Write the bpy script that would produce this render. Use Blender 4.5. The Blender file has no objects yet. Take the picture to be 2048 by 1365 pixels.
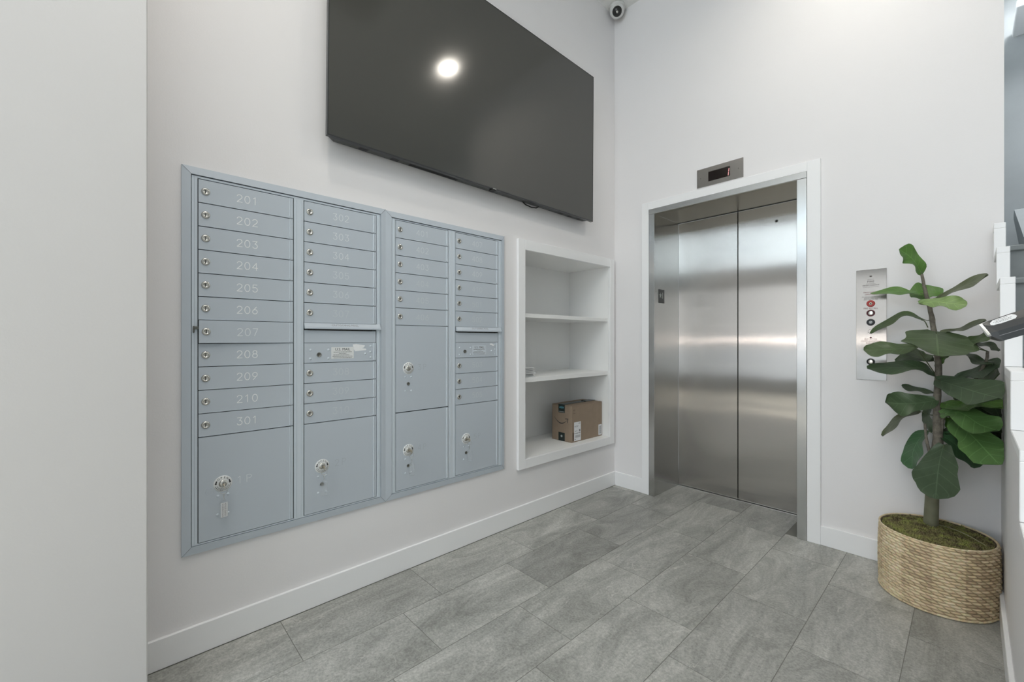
import bpy, bmesh, math, random
from mathutils import Vector, Matrix
R = math.radians
S = bpy.context.scene
COL = S.collection
random.seed(7)

# ------------------------------------------------------------------ camera
cam = bpy.data.objects.new('camera', bpy.data.cameras.new('camera'))
COL.objects.link(cam)
cam.location = (2.0083, 0.0, 1.194)
cam.rotation_euler = (R(90), 0, R(47.149))
cam.data.sensor_width = 36.0
cam.data.lens = 36.0 * 851.56 / 2048
cam.data.shift_y = -1.5 / 2048
cam.data.clip_start = 0.05
S.camera = cam

# ------------------------------------------------------------------ exposure, world, daylight
S.view_settings.view_transform = 'Standard'
S.view_settings.look = 'None'
S.view_settings.exposure = 0.14
S.view_settings.gamma = 1.0
S.view_settings.use_curve_mapping = False
W = bpy.data.worlds.new('sky'); S.world = W; W.use_nodes = True
bg = W.node_tree.nodes['Background']
bg.inputs['Color'].default_value = (0.80, 0.90, 1.0, 1)
bg.inputs['Strength'].default_value = 2.0

def area(name, loc, rot, sx, sy, power, color, shape='RECTANGLE'):
    l = bpy.data.lights.new(name, 'AREA'); l.shape = shape; l.size = sx; l.size_y = sy
    l.energy = power; l.color = color
    o = bpy.data.objects.new(name, l); COL.objects.link(o); o.location = loc; o.rotation_euler = rot
    return o
# added panels for assumed daylight from an unseen transom and storefront behind the camera
area('assumed_transom_light', (1.75, -3.99, 3.28), (R(90), 0, 0), 2.8, 0.9, 29, (0.74, 0.90, 1.0))
area('assumed_storefront_light', (1.75, -3.99, 1.86), (R(90), 0, 0), 2.8, 1.04, 9, (1.0, 0.93, 0.83))
area('added_reflection_strip_light', (1.75, -3.99, 1.20), (R(90), 0, 0), 2.8, 0.10, 10, (1.0, 0.90, 0.84))  # added thin strip emitter, puts a bright band into the elevator door reflections
area('assumed_lower_glass_light', (1.75, -3.99, 0.72), (R(90), 0, 0), 2.8, 0.70, 4.5, (0.88, 0.96, 1.0))
area('overhead_fill_light', (2.1, .0, 3.855), (0, 0, 0), 1.5, 2.0, 20, (1.0, 0.975, 0.965))  # added soft light overhead, out of view, to brighten the lobby
area('landing_fill_light', (2.62, 4.35, 3.80), (0, 0, 0), 0.5, 0.8, 17, (0.97, 0.99, 1.0))  # added light with no fixture, brightens the stair end wall
area('entrance_fill_light', (2.3, -2.4, 3.80), (0, 0, 0), 0.9, 1.2, 12, (1.0, 0.98, 0.945))  # added unseen fill light behind the camera

sun = bpy.data.lights.new('sun', 'SUN'); sun.energy = 15.0; sun.color = (1.0, 0.94, 0.84); sun.angle = R(.6)
so = bpy.data.objects.new('sun', sun); COL.objects.link(so); so.rotation_euler = (R(40), 0, 0); so.location = (1.7, -9, 7)

# ------------------------------------------------------------------ materials
def mat(name, col, rough=0.5, metal=0.0, spec=0.5, bump=0, bscale=200, emis=None, estr=0, var=0, vscale=3, aniso=0, trans=0, alpha=1, coat=0):
    m = bpy.data.materials.new(name); m.use_nodes = True
    nt = m.node_tree; b = nt.nodes['Principled BSDF']
    b.inputs['Base Color'].default_value = (*col, 1)
    b.inputs['Roughness'].default_value = rough
    b.inputs['Metallic'].default_value = metal
    b.inputs['Specular IOR Level'].default_value = spec
    b.inputs['Transmission Weight'].default_value = trans
    b.inputs['Alpha'].default_value = alpha
    b.inputs['Coat Weight'].default_value = coat
    tc = nt.nodes.new('ShaderNodeTexCoord')
    if emis:
        b.inputs['Emission Color'].default_value = (*emis, 1); b.inputs['Emission Strength'].default_value = estr
    if var:
        n = nt.nodes.new('ShaderNodeTexNoise'); n.inputs['Scale'].default_value = vscale; n.inputs['Detail'].default_value = 5
        nt.links.new(tc.outputs['Object'], n.inputs['Vector'])
        r = nt.nodes.new('ShaderNodeValToRGB')
        r.color_ramp.elements[0].position = .3; r.color_ramp.elements[1].position = .7
        r.color_ramp.elements[0].color = (*[max(0, c * (1 - var)) for c in col], 1)
        r.color_ramp.elements[1].color = (*[min(1, c * (1 + var)) for c in col], 1)
        nt.links.new(n.outputs['Fac'], r.inputs['Fac']); nt.links.new(r.outputs['Color'], b.inputs['Base Color'])
    if bump:
        n = nt.nodes.new('ShaderNodeTexNoise'); n.inputs['Scale'].default_value = bscale; n.inputs['Detail'].default_value = 3
        nt.links.new(tc.outputs['Object'], n.inputs['Vector'])
        bp = nt.nodes.new('ShaderNodeBump'); bp.inputs['Strength'].default_value = bump; bp.inputs['Distance'].default_value = 0.002
        nt.links.new(n.outputs['Fac'], bp.inputs['Height']); nt.links.new(bp.outputs['Normal'], b.inputs['Normal'])
    return m

ROT = 0.0
def steel(name, col=(0.60, 0.58, 0.555), rough=0.27, aniso=0.75, rot=ROT, tip=.20):
    """brushed stainless steel: grain streaks vary the roughness, anisotropic highlight"""
    m = mat(name, col, rough, 1.0)
    nt = m.node_tree; b = nt.nodes['Principled BSDF']
    tc = nt.nodes['Texture Coordinate']
    b.inputs['Anisotropic'].default_value = aniso
    b.inputs['Anisotropic Rotation'].default_value = rot
    tg = nt.nodes.new('ShaderNodeCombineXYZ'); tg.inputs[0].default_value = .7071; tg.inputs[1].default_value = .7071
    nt.links.new(tg.outputs[0], b.inputs['Tangent'])     # grain runs up and down the sheet
    # fine brushing marks tip the surface a little sideways
    ge = nt.nodes.new('ShaderNodeNewGeometry')
    cr = nt.nodes.new('ShaderNodeVectorMath'); cr.operation = 'CROSS_PRODUCT'; nt.links.new(ge.outputs['Normal'], cr.inputs[0]); cr.inputs[1].default_value = (0, 0, 1)
    mu = nt.nodes.new('ShaderNodeVectorMath'); mu.operation = 'SCALE'; nt.links.new(tc.outputs['Object'], mu.inputs[0]); mu.inputs['Scale'].default_value = 9000
    wn = nt.nodes.new('ShaderNodeTexWhiteNoise'); wn.noise_dimensions = '3D'; nt.links.new(mu.outputs[0], wn.inputs['Vector'])
    mr = nt.nodes.new('ShaderNodeMapRange'); mr.inputs['To Min'].default_value = -tip; mr.inputs['To Max'].default_value = tip
    nt.links.new(wn.outputs['Value'], mr.inputs['Value'])
    sc = nt.nodes.new('ShaderNodeVectorMath'); sc.operation = 'SCALE'; nt.links.new(cr.outputs[0], sc.inputs[0]); nt.links.new(mr.outputs[0], sc.inputs['Scale'])
    # slow up-and-down waviness of the sheet
    n2 = nt.nodes.new('ShaderNodeTexNoise'); n2.inputs['Scale'].default_value = 2.6; n2.inputs['Detail'].default_value = 1
    nt.links.new(tc.outputs['Object'], n2.inputs['Vector'])
    m2 = nt.nodes.new('ShaderNodeMapRange'); m2.inputs['To Min'].default_value = -.006; m2.inputs['To Max'].default_value = .006; nt.links.new(n2.outputs['Fac'], m2.inputs['Value'])
    cz = nt.nodes.new('ShaderNodeCombineXYZ'); nt.links.new(m2.outputs[0], cz.inputs[2])
    a1 = nt.nodes.new('ShaderNodeVectorMath'); a1.operation = 'ADD'; nt.links.new(ge.outputs['Normal'], a1.inputs[0]); nt.links.new(sc.outputs[0], a1.inputs[1])
    a2 = nt.nodes.new('ShaderNodeVectorMath'); a2.operation = 'ADD'; nt.links.new(a1.outputs[0], a2.inputs[0]); nt.links.new(cz.outputs[0], a2.inputs[1])
    nz = nt.nodes.new('ShaderNodeVectorMath'); nz.operation = 'NORMALIZE'; nt.links.new(a2.outputs[0], nz.inputs[0]); nt.links.new(nz.outputs[0], b.inputs['Normal'])
    return m

M = {}
M['wall'] = mat('wall_paint', (0.86, 0.847, 0.850), 0.55, bump=.12, bscale=160, var=.012, vscale=1.6)
M['ceil'] = mat('ceiling_paint', (0.86, 0.86, 0.84), 0.7, bump=.1)
M['trim'] = mat('trim_paint', (0.93, 0.935, 0.94), 0.32, bump=.04, bscale=60)
M['niche'] = mat('shelf_paint', (0.92, 0.925, 0.915), 0.42, bump=.04, bscale=60)
M['stairpaint'] = mat('stair_paint', (0.36, 0.385, 0.385), 0.5, bump=.3, bscale=60, var=.10, vscale=7)
M['stairwall'] = mat('stair_wall_paint', (0.50, 0.53, 0.545), 0.6, bump=.2, bscale=90, var=.06, vscale=4)
M['mbox'] = mat('mailbox_grey_aluminium', (0.555, 0.612, 0.670), 0.40, 0.1, bump=.03, bscale=900)
M['mboxl'] = mat('mailbox_grey_hinge', (0.665, 0.73, 0.79), 0.32, 0.12)
M['gap'] = mat('mailbox_dark_gap', (0.07, 0.08, 0.085), 0.7)
M['chrome'] = mat('nickel_lock', (0.62, 0.61, 0.57), 0.22, 1.0)
M['darkmetal'] = mat('dark_lock', (0.20, 0.20, 0.18), 0.35, 1.0)
M['keyslot'] = mat('key_slot_black', (0.02, 0.02, 0.02), 0.6)
M['brass'] = mat('nickel_key', (0.66, 0.60, 0.50), 0.25, 1.0)
M['white'] = mat('white_plastic', (0.80, 0.82, 0.82), 0.35)
M['clear'] = mat('clear_plastic', (0.92, 0.94, 0.95), 0.06, trans=.9, alpha=.55)
M['paper'] = mat('paper_label', (0.80, 0.81, 0.82), 0.6)
M['ink'] = mat('black_ink', (0.02, 0.02, 0.022), 0.6)
M['inkg'] = mat('grey_print', (0.22, 0.22, 0.23), 0.6)
M['fill0'] = mat('engraving_fill_white', (0.93, 0.95, 0.96), 0.6)
M['fill1'] = mat('engraving_fill_pale_grey', (0.80, 0.84, 0.87), 0.6)  # a step greyer than the white numbers
M['fill2'] = mat('engraving_fill_faint', (0.68, 0.73, 0.77), 0.6)
M['fill3'] = mat('engraving_fill_fainter', (0.62, 0.675, 0.715), 0.6)
M['fill4'] = mat('engraving_dark_grey', (0.46, 0.51, 0.55), 0.5)  # figures slightly darker than the door face
M['steel'] = steel('brushed_steel', (0.50, 0.475, 0.445), 0.15, 1.0, tip=.24)
M['steelf'] = steel('brushed_steel_frame', (0.56, 0.56, 0.55), 0.22, .6)
M['steelp'] = steel('brushed_steel_plate', (0.36, 0.345, 0.325), 0.18, 1.0)
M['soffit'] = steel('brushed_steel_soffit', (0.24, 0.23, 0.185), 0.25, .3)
M['alu'] = mat('aluminium_sill', (0.62, 0.62, 0.60), 0.35, 1.0)
M['blackgap'] = mat('dark_reveal', (0.012, 0.013, 0.012), 0.6)
M['tvscreen'] = mat('tv_screen_glass', (0.066, 0.066, 0.059), 0.12, spec=.6)
M['tvbody'] = mat('tv_dark_plastic', (0.045, 0.048, 0.046), 0.38)
M['tvblack'] = mat('tv_black_recess', (0.006, 0.006, 0.006), 0.5)
M['tvedge'] = mat('tv_bezel', (0.05, 0.053, 0.055), 0.25, .3)
M['led'] = mat('display_dark_glass', (0.014, 0.009, 0.008), 0.12)
M['digit'] = mat('lit_red_digit', (0.6, 0.3, 0.3), 0.4, emis=(1.0, 0.42, 0.42), estr=0.55)
M['red'] = mat('red_enamel', (0.42, 0.045, 0.04), 0.3)
M['maroon'] = mat('maroon_ring', (0.13, 0.03, 0.04), 0.3)
M['redink'] = mat('red_engraving', (0.20, 0.07, 0.06), 0.6)
M['darkink'] = mat('dark_engraving', (0.10, 0.085, 0.08), 0.6)
M['cream'] = mat('cream_button', (0.80, 0.76, 0.66), 0.3)
M['card'] = mat('cardboard', (0.30, 0.228, 0.165), 0.75, bump=.2, bscale=300, var=.05, vscale=20)
M['cardin'] = mat('cardboard_dark_edge', (0.14, 0.10, 0.07), 0.85)
M['tape'] = mat('dark_parcel_tape', (0.018, 0.030, 0.028), 0.25)
M['tapeblue'] = mat('blue_tape_print', (0.10, 0.36, 0.45), 0.4)
M['tapeprint'] = mat('pale_tape_print', (0.42, 0.46, 0.44), 0.4)
M['domew'] = mat('dome_white', (0.72, 0.72, 0.70), 0.35)
M['domed'] = mat('dome_smoked', (0.022, 0.022, 0.02), 0.12)
M['blackpl'] = mat('black_plastic', (0.016, 0.020, 0.022), 0.40)
M['chromet'] = mat('bright_chrome_tip', (0.75, 0.77, 0.76), 0.22, 1.0)
M['glass'] = mat('window_glass', (0.9, 0.95, 0.95), 0.02, trans=1.0)
M['lamp'] = mat('downlight_lens', (0.9, 0.9, 0.88), 0.4, emis=(1.0, 0.96, 0.88), estr=22)
M['vent'] = mat('vent_grille', (0.30, 0.30, 0.29), 0.5)
M['bark'] = mat('fig_bark', (0.175, 0.157, 0.125), 0.8, bump=.9, bscale=120, var=.35, vscale=60)
M['barkg'] = mat('fig_lower_stem', (0.20, 0.20, 0.13), 0.6, bump=.3, bscale=60, var=.12, vscale=20)
M['straw'] = mat('dry_blade', (0.34, 0.32, 0.19), 0.6)
M['gluew'] = mat('worn_white_scuff', (0.88, 0.90, 0.91), 0.6)

def wicker():
    m = mat('water_hyacinth_weave', (0.42, 0.32, 0.19), 0.65)
    nt = m.node_tree; b = nt.nodes['Principled BSDF']; tc = nt.nodes['Texture Coordinate']
    at = nt.nodes.new('ShaderNodeAttribute'); at.attribute_name = 'strand'
    r = nt.nodes.new('ShaderNodeValToRGB'); e = r.color_ramp.elements
    e[0].position = 0; e[0].color = (0.36, 0.235, 0.10, 1)
    e[1].position = 1; e[1].color = (0.90, 0.76, 0.50, 1)
    k = r.color_ramp.elements.new(.45); k.color = (0.72, 0.55, 0.30, 1)
    nt.links.new(at.outputs['Fac'], r.inputs['Fac'])
    n = nt.nodes.new('ShaderNodeTexNoise'); n.inputs['Scale'].default_value = 90; n.inputs['Detail'].default_value = 4
    nt.links.new(tc.outputs['Object'], n.inputs['Vector'])
    mx = nt.nodes.new('ShaderNodeMix'); mx.data_type = 'RGBA'; mx.blend_type = 'MULTIPLY'; mx.inputs['Factor'].default_value = .35
    nt.links.new(r.outputs['Color'], mx.inputs['A']); nt.links.new(n.outputs['Color'], mx.inputs['B'])
    g = nt.nodes.new('ShaderNodeBrightContrast'); g.inputs['Bright'].default_value = .10
    nt.links.new(mx.outputs['Result'], g.inputs['Color']); nt.links.new(g.outputs['Color'], b.inputs['Base Color'])
    return m
M['wicker'] = wicker()
M['basketin'] = mat('basket_lining', (0.10, 0.075, 0.045), 0.9)

def mossmat():
    m = mat('dried_moss', (0.1, 0.1, 0.04), 0.9)
    nt = m.node_tree; b = nt.nodes['Principled BSDF']; tc = nt.nodes['Texture Coordinate']
    n = nt.nodes.new('ShaderNodeTexNoise'); n.inputs['Scale'].default_value = 26; n.inputs['Detail'].default_value = 6
    nt.links.new(tc.outputs['Object'], n.inputs['Vector'])
    r = nt.nodes.new('ShaderNodeValToRGB'); e = r.color_ramp.elements
    e[0].position = .36; e[0].color = (0.16, 0.125, 0.065, 1)
    e[1].position = .66; e[1].color = (0.36, 0.39, 0.10, 1)
    k = e.new(.5); k.color = (0.27, 0.25, 0.10, 1)
    nt.links.new(n.outputs['Fac'], r.inputs['Fac']); nt.links.new(r.outputs['Color'], b.inputs['Base Color'])
    return m
M['moss'] = mossmat()

def leafmat(name, col, vein):
    m = mat(name, col, 0.42, spec=.4)
    nt = m.node_tree; b = nt.nodes['Principled BSDF']
    uv = nt.nodes.new('ShaderNodeTexCoord'); sp = nt.nodes.new('ShaderNodeSeparateXYZ')
    nt.links.new(uv.outputs['UV'], sp.inputs['Vector'])
    def mth(op, a, b_=None, c=None):
        q = nt.nodes.new('ShaderNodeMath'); q.operation = op
        for i, x in enumerate((a, b_, c)):
            if x is None: continue
            if isinstance(x, (int, float)): q.inputs[i].default_value = x
            else: nt.links.new(x, q.inputs[i])
        return q.outputs[0]
    t = mth('ABSOLUTE', mth('SUBTRACT', sp.outputs['Y'], .5))
    mid = mth('LESS_THAN', t, .014)
    ph = mth('MULTIPLY', mth('SUBTRACT', sp.outputs['X'], mth('MULTIPLY', t, .42)), 6.0)
    fr = mth('ABSOLUTE', mth('SUBTRACT', mth('FRACT', ph), .5))
    lat = mth('MULTIPLY', mth('LESS_THAN', fr, .045), .55)
    v = mth('MAXIMUM', mid, lat)
    n = nt.nodes.new('ShaderNodeTexNoise'); n.inputs['Scale'].default_value = 35; n.inputs['Detail'].default_value = 4
    nt.links.new(uv.outputs['Object'], n.inputs['Vector'])
    mx0 = nt.nodes.new('ShaderNodeMix'); mx0.data_type = 'RGBA'
    mx0.inputs['A'].default_value = (*[c * .82 for c in col], 1); mx0.inputs['B'].default_value = (*[c * 1.2 for c in col], 1)
    nt.links.new(n.outputs['Fac'], mx0.inputs['Factor'])
    mx = nt.nodes.new('ShaderNodeMix'); mx.data_type = 'RGBA'; mx.inputs['B'].default_value = (*vein, 1)
    nt.links.new(v, mx.inputs['Factor']); nt.links.new(mx0.outputs['Result'], mx.inputs['A'])
    nt.links.new(mx.outputs['Result'], b.inputs['Base Color'])
    bp = nt.nodes.new('ShaderNodeBump'); bp.inputs['Strength'].default_value = .35; bp.inputs['Distance'].default_value = .002
    bp.invert = True
    nt.links.new(v, bp.inputs['Height']); nt.links.new(bp.outputs['Normal'], b.inputs['Normal'])
    b.inputs['Subsurface Weight'].default_value = 0.0
    return m
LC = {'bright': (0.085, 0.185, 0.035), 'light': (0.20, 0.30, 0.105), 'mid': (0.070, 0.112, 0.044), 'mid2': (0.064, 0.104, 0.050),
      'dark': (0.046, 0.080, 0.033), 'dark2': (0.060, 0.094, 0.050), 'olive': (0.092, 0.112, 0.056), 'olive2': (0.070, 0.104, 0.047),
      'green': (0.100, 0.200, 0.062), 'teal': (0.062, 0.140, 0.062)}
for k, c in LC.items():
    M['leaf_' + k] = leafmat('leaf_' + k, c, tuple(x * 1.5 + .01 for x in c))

def floormat():
    m = mat('slate_tile', (0.25, 0.26, 0.24), 0.42, spec=.4)
    nt = m.node_tree; b = nt.nodes['Principled BSDF']; tc = nt.nodes['Texture Coordinate']
    at = nt.nodes.new('ShaderNodeAttribute'); at.attribute_name = 'tile'
    ad = nt.nodes.new('ShaderNodeVectorMath'); ad.operation = 'MULTIPLY_ADD'
    nt.links.new(at.outputs['Color'], ad.inputs[0]); ad.inputs[1].default_value = (37, 53, 11)
    nt.links.new(tc.outputs['Object'], ad.inputs[2])
    rot = nt.nodes.new('ShaderNodeMapping'); rot.inputs['Rotation'].default_value = (0, 0, R(28)); rot.inputs['Scale'].default_value = (3.8, 1.2, 1)
    nt.links.new(ad.outputs[0], rot.inputs['Vector'])
    def noise(src, sc, det, ro=.6, dist=0):
        n = nt.nodes.new('ShaderNodeTexNoise'); n.inputs['Scale'].default_value = sc; n.inputs['Detail'].default_value = det
        n.inputs['Roughness'].default_value = ro; n.inputs['Distortion'].default_value = dist
        nt.links.new(src, n.inputs['Vector']); return n.outputs['Fac']
    n1 = noise(rot.outputs['Vector'], 1.7, 12, .76, .8)
    r1 = nt.nodes.new('ShaderNodeValToRGB'); e = r1.color_ramp.elements
    e[0].position = .33; e[0].color = (0.228, 0.230, 0.210, 1)
    e[1].position = .70; e[1].color = (0.545, 0.543, 0.510, 1)
    k = e.new(.5); k.color = (0.360, 0.362, 0.336, 1)
    nt.links.new(n1, r1.inputs['Fac'])
    # fine speckle
    n2 = noise(ad.outputs[0], 110, 6, .75)
    mx = nt.nodes.new('ShaderNodeMix'); mx.data_type = 'RGBA'; mx.blend_type = 'OVERLAY'; mx.inputs['Factor'].default_value = .34
    nt.links.new(r1.outputs['Color'], mx.inputs['A'])
    r2 = nt.nodes.new('ShaderNodeValToRGB'); r2.color_ramp.elements[0].position = .3; r2.color_ramp.elements[1].position = .7
    nt.links.new(n2, r2.inputs['Fac']); nt.links.new(r2.outputs['Color'], mx.inputs['B'])
    # white veins: thin iso-lines of a distorted noise, masked
    n3 = noise(rot.outputs['Vector'], 1.1, 4, .55, 1.2)
    ab = nt.nodes.new('ShaderNodeMath'); ab.operation = 'SUBTRACT'; nt.links.new(n3, ab.inputs[0]); ab.inputs[1].default_value = .5
    ab2 = nt.nodes.new('ShaderNodeMath'); ab2.operation = 'ABSOLUTE'; nt.links.new(ab.outputs[0], ab2.inputs[0])
    mr = nt.nodes.new('ShaderNodeMapRange'); mr.inputs['From Min'].default_value = 0; mr.inputs['From Max'].default_value = .006
    mr.inputs['To Min'].default_value = 1; mr.inputs['To Max'].default_value = 0
    nt.links.new(ab2.outputs[0], mr.inputs['Value'])
    n4 = noise(ad.outputs[0], 5, 3)
    mk = nt.nodes.new('ShaderNodeMapRange'); mk.inputs['From Min'].default_value = .52; mk.inputs['From Max'].default_value = .68
    nt.links.new(n4, mk.inputs['Value'])
    mu = nt.nodes.new('ShaderNodeMath'); mu.operation = 'MULTIPLY'; nt.links.new(mr.outputs[0], mu.inputs[0]); nt.links.new(mk.outputs[0], mu.inputs[1])
    mx2 = nt.nodes.new('ShaderNodeMix'); mx2.data_type = 'RGBA'; mx2.inputs['B'].default_value = (0.60, 0.59, 0.55, 1)
    nt.links.new(mu.outputs[0], mx2.inputs['Factor']); nt.links.new(mx.outputs['Result'], mx2.inputs['A'])
    # per-tile tint
    hs = nt.nodes.new('ShaderNodeHueSaturation'); sx = nt.nodes.new('ShaderNodeSeparateColor')
    nt.links.new(at.outputs['Color'], sx.inputs['Color'])
    mv = nt.nodes.new('ShaderNodeMapRange'); mv.inputs['To Min'].default_value = .84; mv.inputs['To Max'].default_value = 1.14
    nt.links.new(sx.outputs['Blue'], mv.inputs['Value']); nt.links.new(mv.outputs[0], hs.inputs['Value'])
    nt.links.new(mx2.outputs['Result'], hs.inputs['Color']); nt.links.new(hs.outputs['Color'], b.inputs['Base Color'])
    bp = nt.nodes.new('ShaderNodeBump'); bp.inputs['Strength'].default_value = .35; bp.inputs['Distance'].default_value = .002
    nt.links.new(n1, bp.inputs['Height']); nt.links.new(bp.outputs['Normal'], b.inputs['Normal'])
    rr = nt.nodes.new('ShaderNodeMapRange'); rr.inputs['To Min'].default_value = .30; rr.inputs['To Max'].default_value = .52
    nt.links.new(n2, rr.inputs['Value']); nt.links.new(rr.outputs[0], b.inputs['Roughness'])
    return m
M['floor'] = floormat()
M['railgrey'] = mat('rail_grey', (0.56, 0.56, 0.54), 0.5)
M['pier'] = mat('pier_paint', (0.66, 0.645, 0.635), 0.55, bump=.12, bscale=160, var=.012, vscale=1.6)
M['charcoal'] = mat('charcoal_paint', (0.16, 0.17, 0.18), 0.6)
M['grout'] = mat('grout', (0.21, 0.21, 0.19), 0.9)

# ------------------------------------------------------------------ helpers
ORIG = {}
def BM(): return bmesh.new()
def box(bm, x0, x1, y0, y1, z0, z1, bev=0, rot=None, seg=1):
    g = bmesh.ops.create_cube(bm, size=1.0)
    c = Vector(((x0 + x1) / 2, (y0 + y1) / 2, (z0 + z1) / 2)); s = (x1 - x0, y1 - y0, z1 - z0)
    for v in g['verts']: v.co = Vector((v.co.x * s[0], v.co.y * s[1], v.co.z * s[2]))
    vs = g['verts']
    if bev:
        es = list({e for v in vs for e in v.link_edges})
        r = bmesh.ops.bevel(bm, geom=es, offset=bev, segments=seg, affect='EDGES', profile=.6)
        vs = list(set(r['verts']) | {v for v in vs if v.is_valid})
    for v in vs:
        if rot is not None: v.co = rot @ v.co
        v.co += c
    return vs
def basis(n):
    n = Vector(n).normalized()
    t = Vector((0, 0, 1)) if abs(n.z) < .9 else Vector((1, 0, 0))
    u = t.cross(n).normalized(); v = n.cross(u)
    return u, v, n
def lathe(bm, prof, c, n=(1, 0, 0), seg=24, smooth=True, sx=1, sy=1):
    """revolve (radius, height) pairs round axis n through c"""
    u, v, n = basis(n); c = Vector(c); rings = []
    for r, h in prof:
        if r < 1e-6: rings.append([bm.verts.new(c + n * h)])
        else: rings.append([bm.verts.new(c + n * h + u * (r * sx * math.cos(2 * math.pi * i / seg)) + v * (r * sy * math.sin(2 * math.pi * i / seg))) for i in range(seg)])
    for a, b in zip(rings, rings[1:]):
        for i in range(seg):
            j = (i + 1) % seg
            if len(a) == 1 and len(b) == 1: continue
            if len(a) == 1: f = bm.faces.new((a[0], b[i], b[j]))
            elif len(b) == 1: f = bm.faces.new((a[i], a[j], b[0]))
            else: f = bm.faces.new((a[i], a[j], b[j], b[i]))
            f.smooth = smooth
def tube(bm, pts, rad, seg=8, smooth=True, closed=False):
    pts = [Vector(p) for p in pts]; n = len(pts)
    rad = rad if isinstance(rad, (list, tuple)) else [rad] * n
    rings = []; up = Vector((0.13, 0.31, 1)).normalized()
    for i, p in enumerate(pts):
        if closed: d = pts[(i + 1) % n] - pts[i - 1]
        else: d = pts[min(i + 1, n - 1)] - pts[max(i - 1, 0)]
        d.normalize(); a = d.cross(up)
        if a.length < .1: a = d.cross(Vector((1, 0, 0)))
        a.normalize(); b = d.cross(a)
        rings.append([bm.verts.new(p + (a * math.cos(2 * math.pi * k / seg) + b * math.sin(2 * math.pi * k / seg)) * rad[i]) for k in range(seg)])
    m = n if closed else n - 1
    for i in range(m):
        a, b = rings[i], rings[(i + 1) % n]
        for k in range(seg):
            f = bm.faces.new((a[k], a[(k + 1) % seg], b[(k + 1) % seg], b[k])); f.smooth = smooth
    if not closed:
        bm.faces.new(rings[0][::-1]); bm.faces.new(rings[-1])
def prism(bm, poly, depth, fx):
    """poly: 2-D outline, fx(a, b, d) -> 3-D point, d from 0 to depth"""
    lo = [bm.verts.new(fx(a, b, 0)) for a, b in poly]; hi = [bm.verts.new(fx(a, b, depth)) for a, b in poly]
    bm.faces.new(lo); bm.faces.new(hi[::-1]); n = len(poly)
    for i in range(n): bm.faces.new((lo[i], hi[i], hi[(i + 1) % n], lo[(i + 1) % n]))
def obj(name, bm, material, parent=None, origin=None, fixn=True):
    if fixn: bmesh.ops.recalc_face_normals(bm, faces=bm.faces)
    if origin is None: origin = ORIG[parent.name] if parent is not None else None
    if origin is None:
        co = [v.co for v in bm.verts]
        origin = ((min(c.x for c in co) + max(c.x for c in co)) / 2, (min(c.y for c in co) + max(c.y for c in co)) / 2, min(c.z for c in co))
    origin = Vector(origin)
    for v in bm.verts: v.co -= origin
    me = bpy.data.meshes.new(name); bm.to_mesh(me); bm.free()
    me.materials.append(material if not isinstance(material, str) else M[material])
    o = bpy.data.objects.new(name, me); COL.objects.link(o)
    ORIG[o.name] = origin
    if parent is not None:
        o.parent = parent; o.location = origin - ORIG[parent.name]
    else: o.location = origin
    return o
def thing(name, label, cat, loc, group=None):
    o = bpy.data.objects.new(name, None); COL.objects.link(o); o.location = loc; o.empty_display_size = .1
    ORIG[o.name] = Vector(loc); o['label'] = label; o['category'] = cat
    if group: o['group'] = group
    return o
def tag(o, label, cat, group=None, kind=None):
    o['label'] = label; o['category'] = cat
    if group: o['group'] = group
    if kind: o['kind'] = kind
    return o
def struct(name, bm, m, label=None):
    o = obj(name, bm, m, origin=(0, 0, 0)); o['kind'] = 'structure'
    if label: o['label'] = label
    return o
# mapping of text / flat art onto a face: FX = face looking +x, FY = face looking -y
def FX(x, y, z): return lambda a, b, d: Vector((x + d, y + a, z + b))
def FY(x, y, z): return lambda a, b, d: Vector((x + a, y - d, z + b))
def FYL(x, y, z): return lambda a, b, d: Vector((x - a, y - d, z - b))   # turned upside down
def FZ(x, y, z): return lambda a, b, d: Vector((x - b, y + a, z + d))
def text(bm, body, h, fx, bold=0, align='CENTER', thick=.0003, width=None, sp=1.0):
    cu = bpy.data.curves.new('tmp_text', 'FONT'); cu.body = body; cu.size = h / .70; cu.offset = bold; cu.align_x = align; cu.align_y = 'CENTER'
    cu.resolution_u = 2; cu.space_character = sp
    to = bpy.data.objects.new('tmp_text', cu); COL.objects.link(to)
    me = bpy.data.meshes.new_from_object(to.evaluated_get(bpy.context.evaluated_depsgraph_get()))
    bpy.data.objects.remove(to); bpy.data.curves.remove(cu)
    if not me.vertices: return
    k = 1.0
    if width:
        w = max(v.co.x for v in me.vertices) - min(v.co.x for v in me.vertices); k = width / w if w else 1
    vs = [bm.verts.new(fx(v.co.x * k, v.co.y, thick)) for v in me.vertices]
    for p in me.polygons:
        try: bm.faces.new([vs[i] for i in p.vertices])
        except ValueError: pass
    bpy.data.meshes.remove(me)
def arc(cx, cy, r, a0, a1, n=10, ry=None):
    ry = ry or r
    return [(cx + r * math.cos(R(a0 + (a1 - a0) * i / n)), cy + ry * math.sin(R(a0 + (a1 - a0) * i / n))) for i in range(n + 1)]
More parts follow.
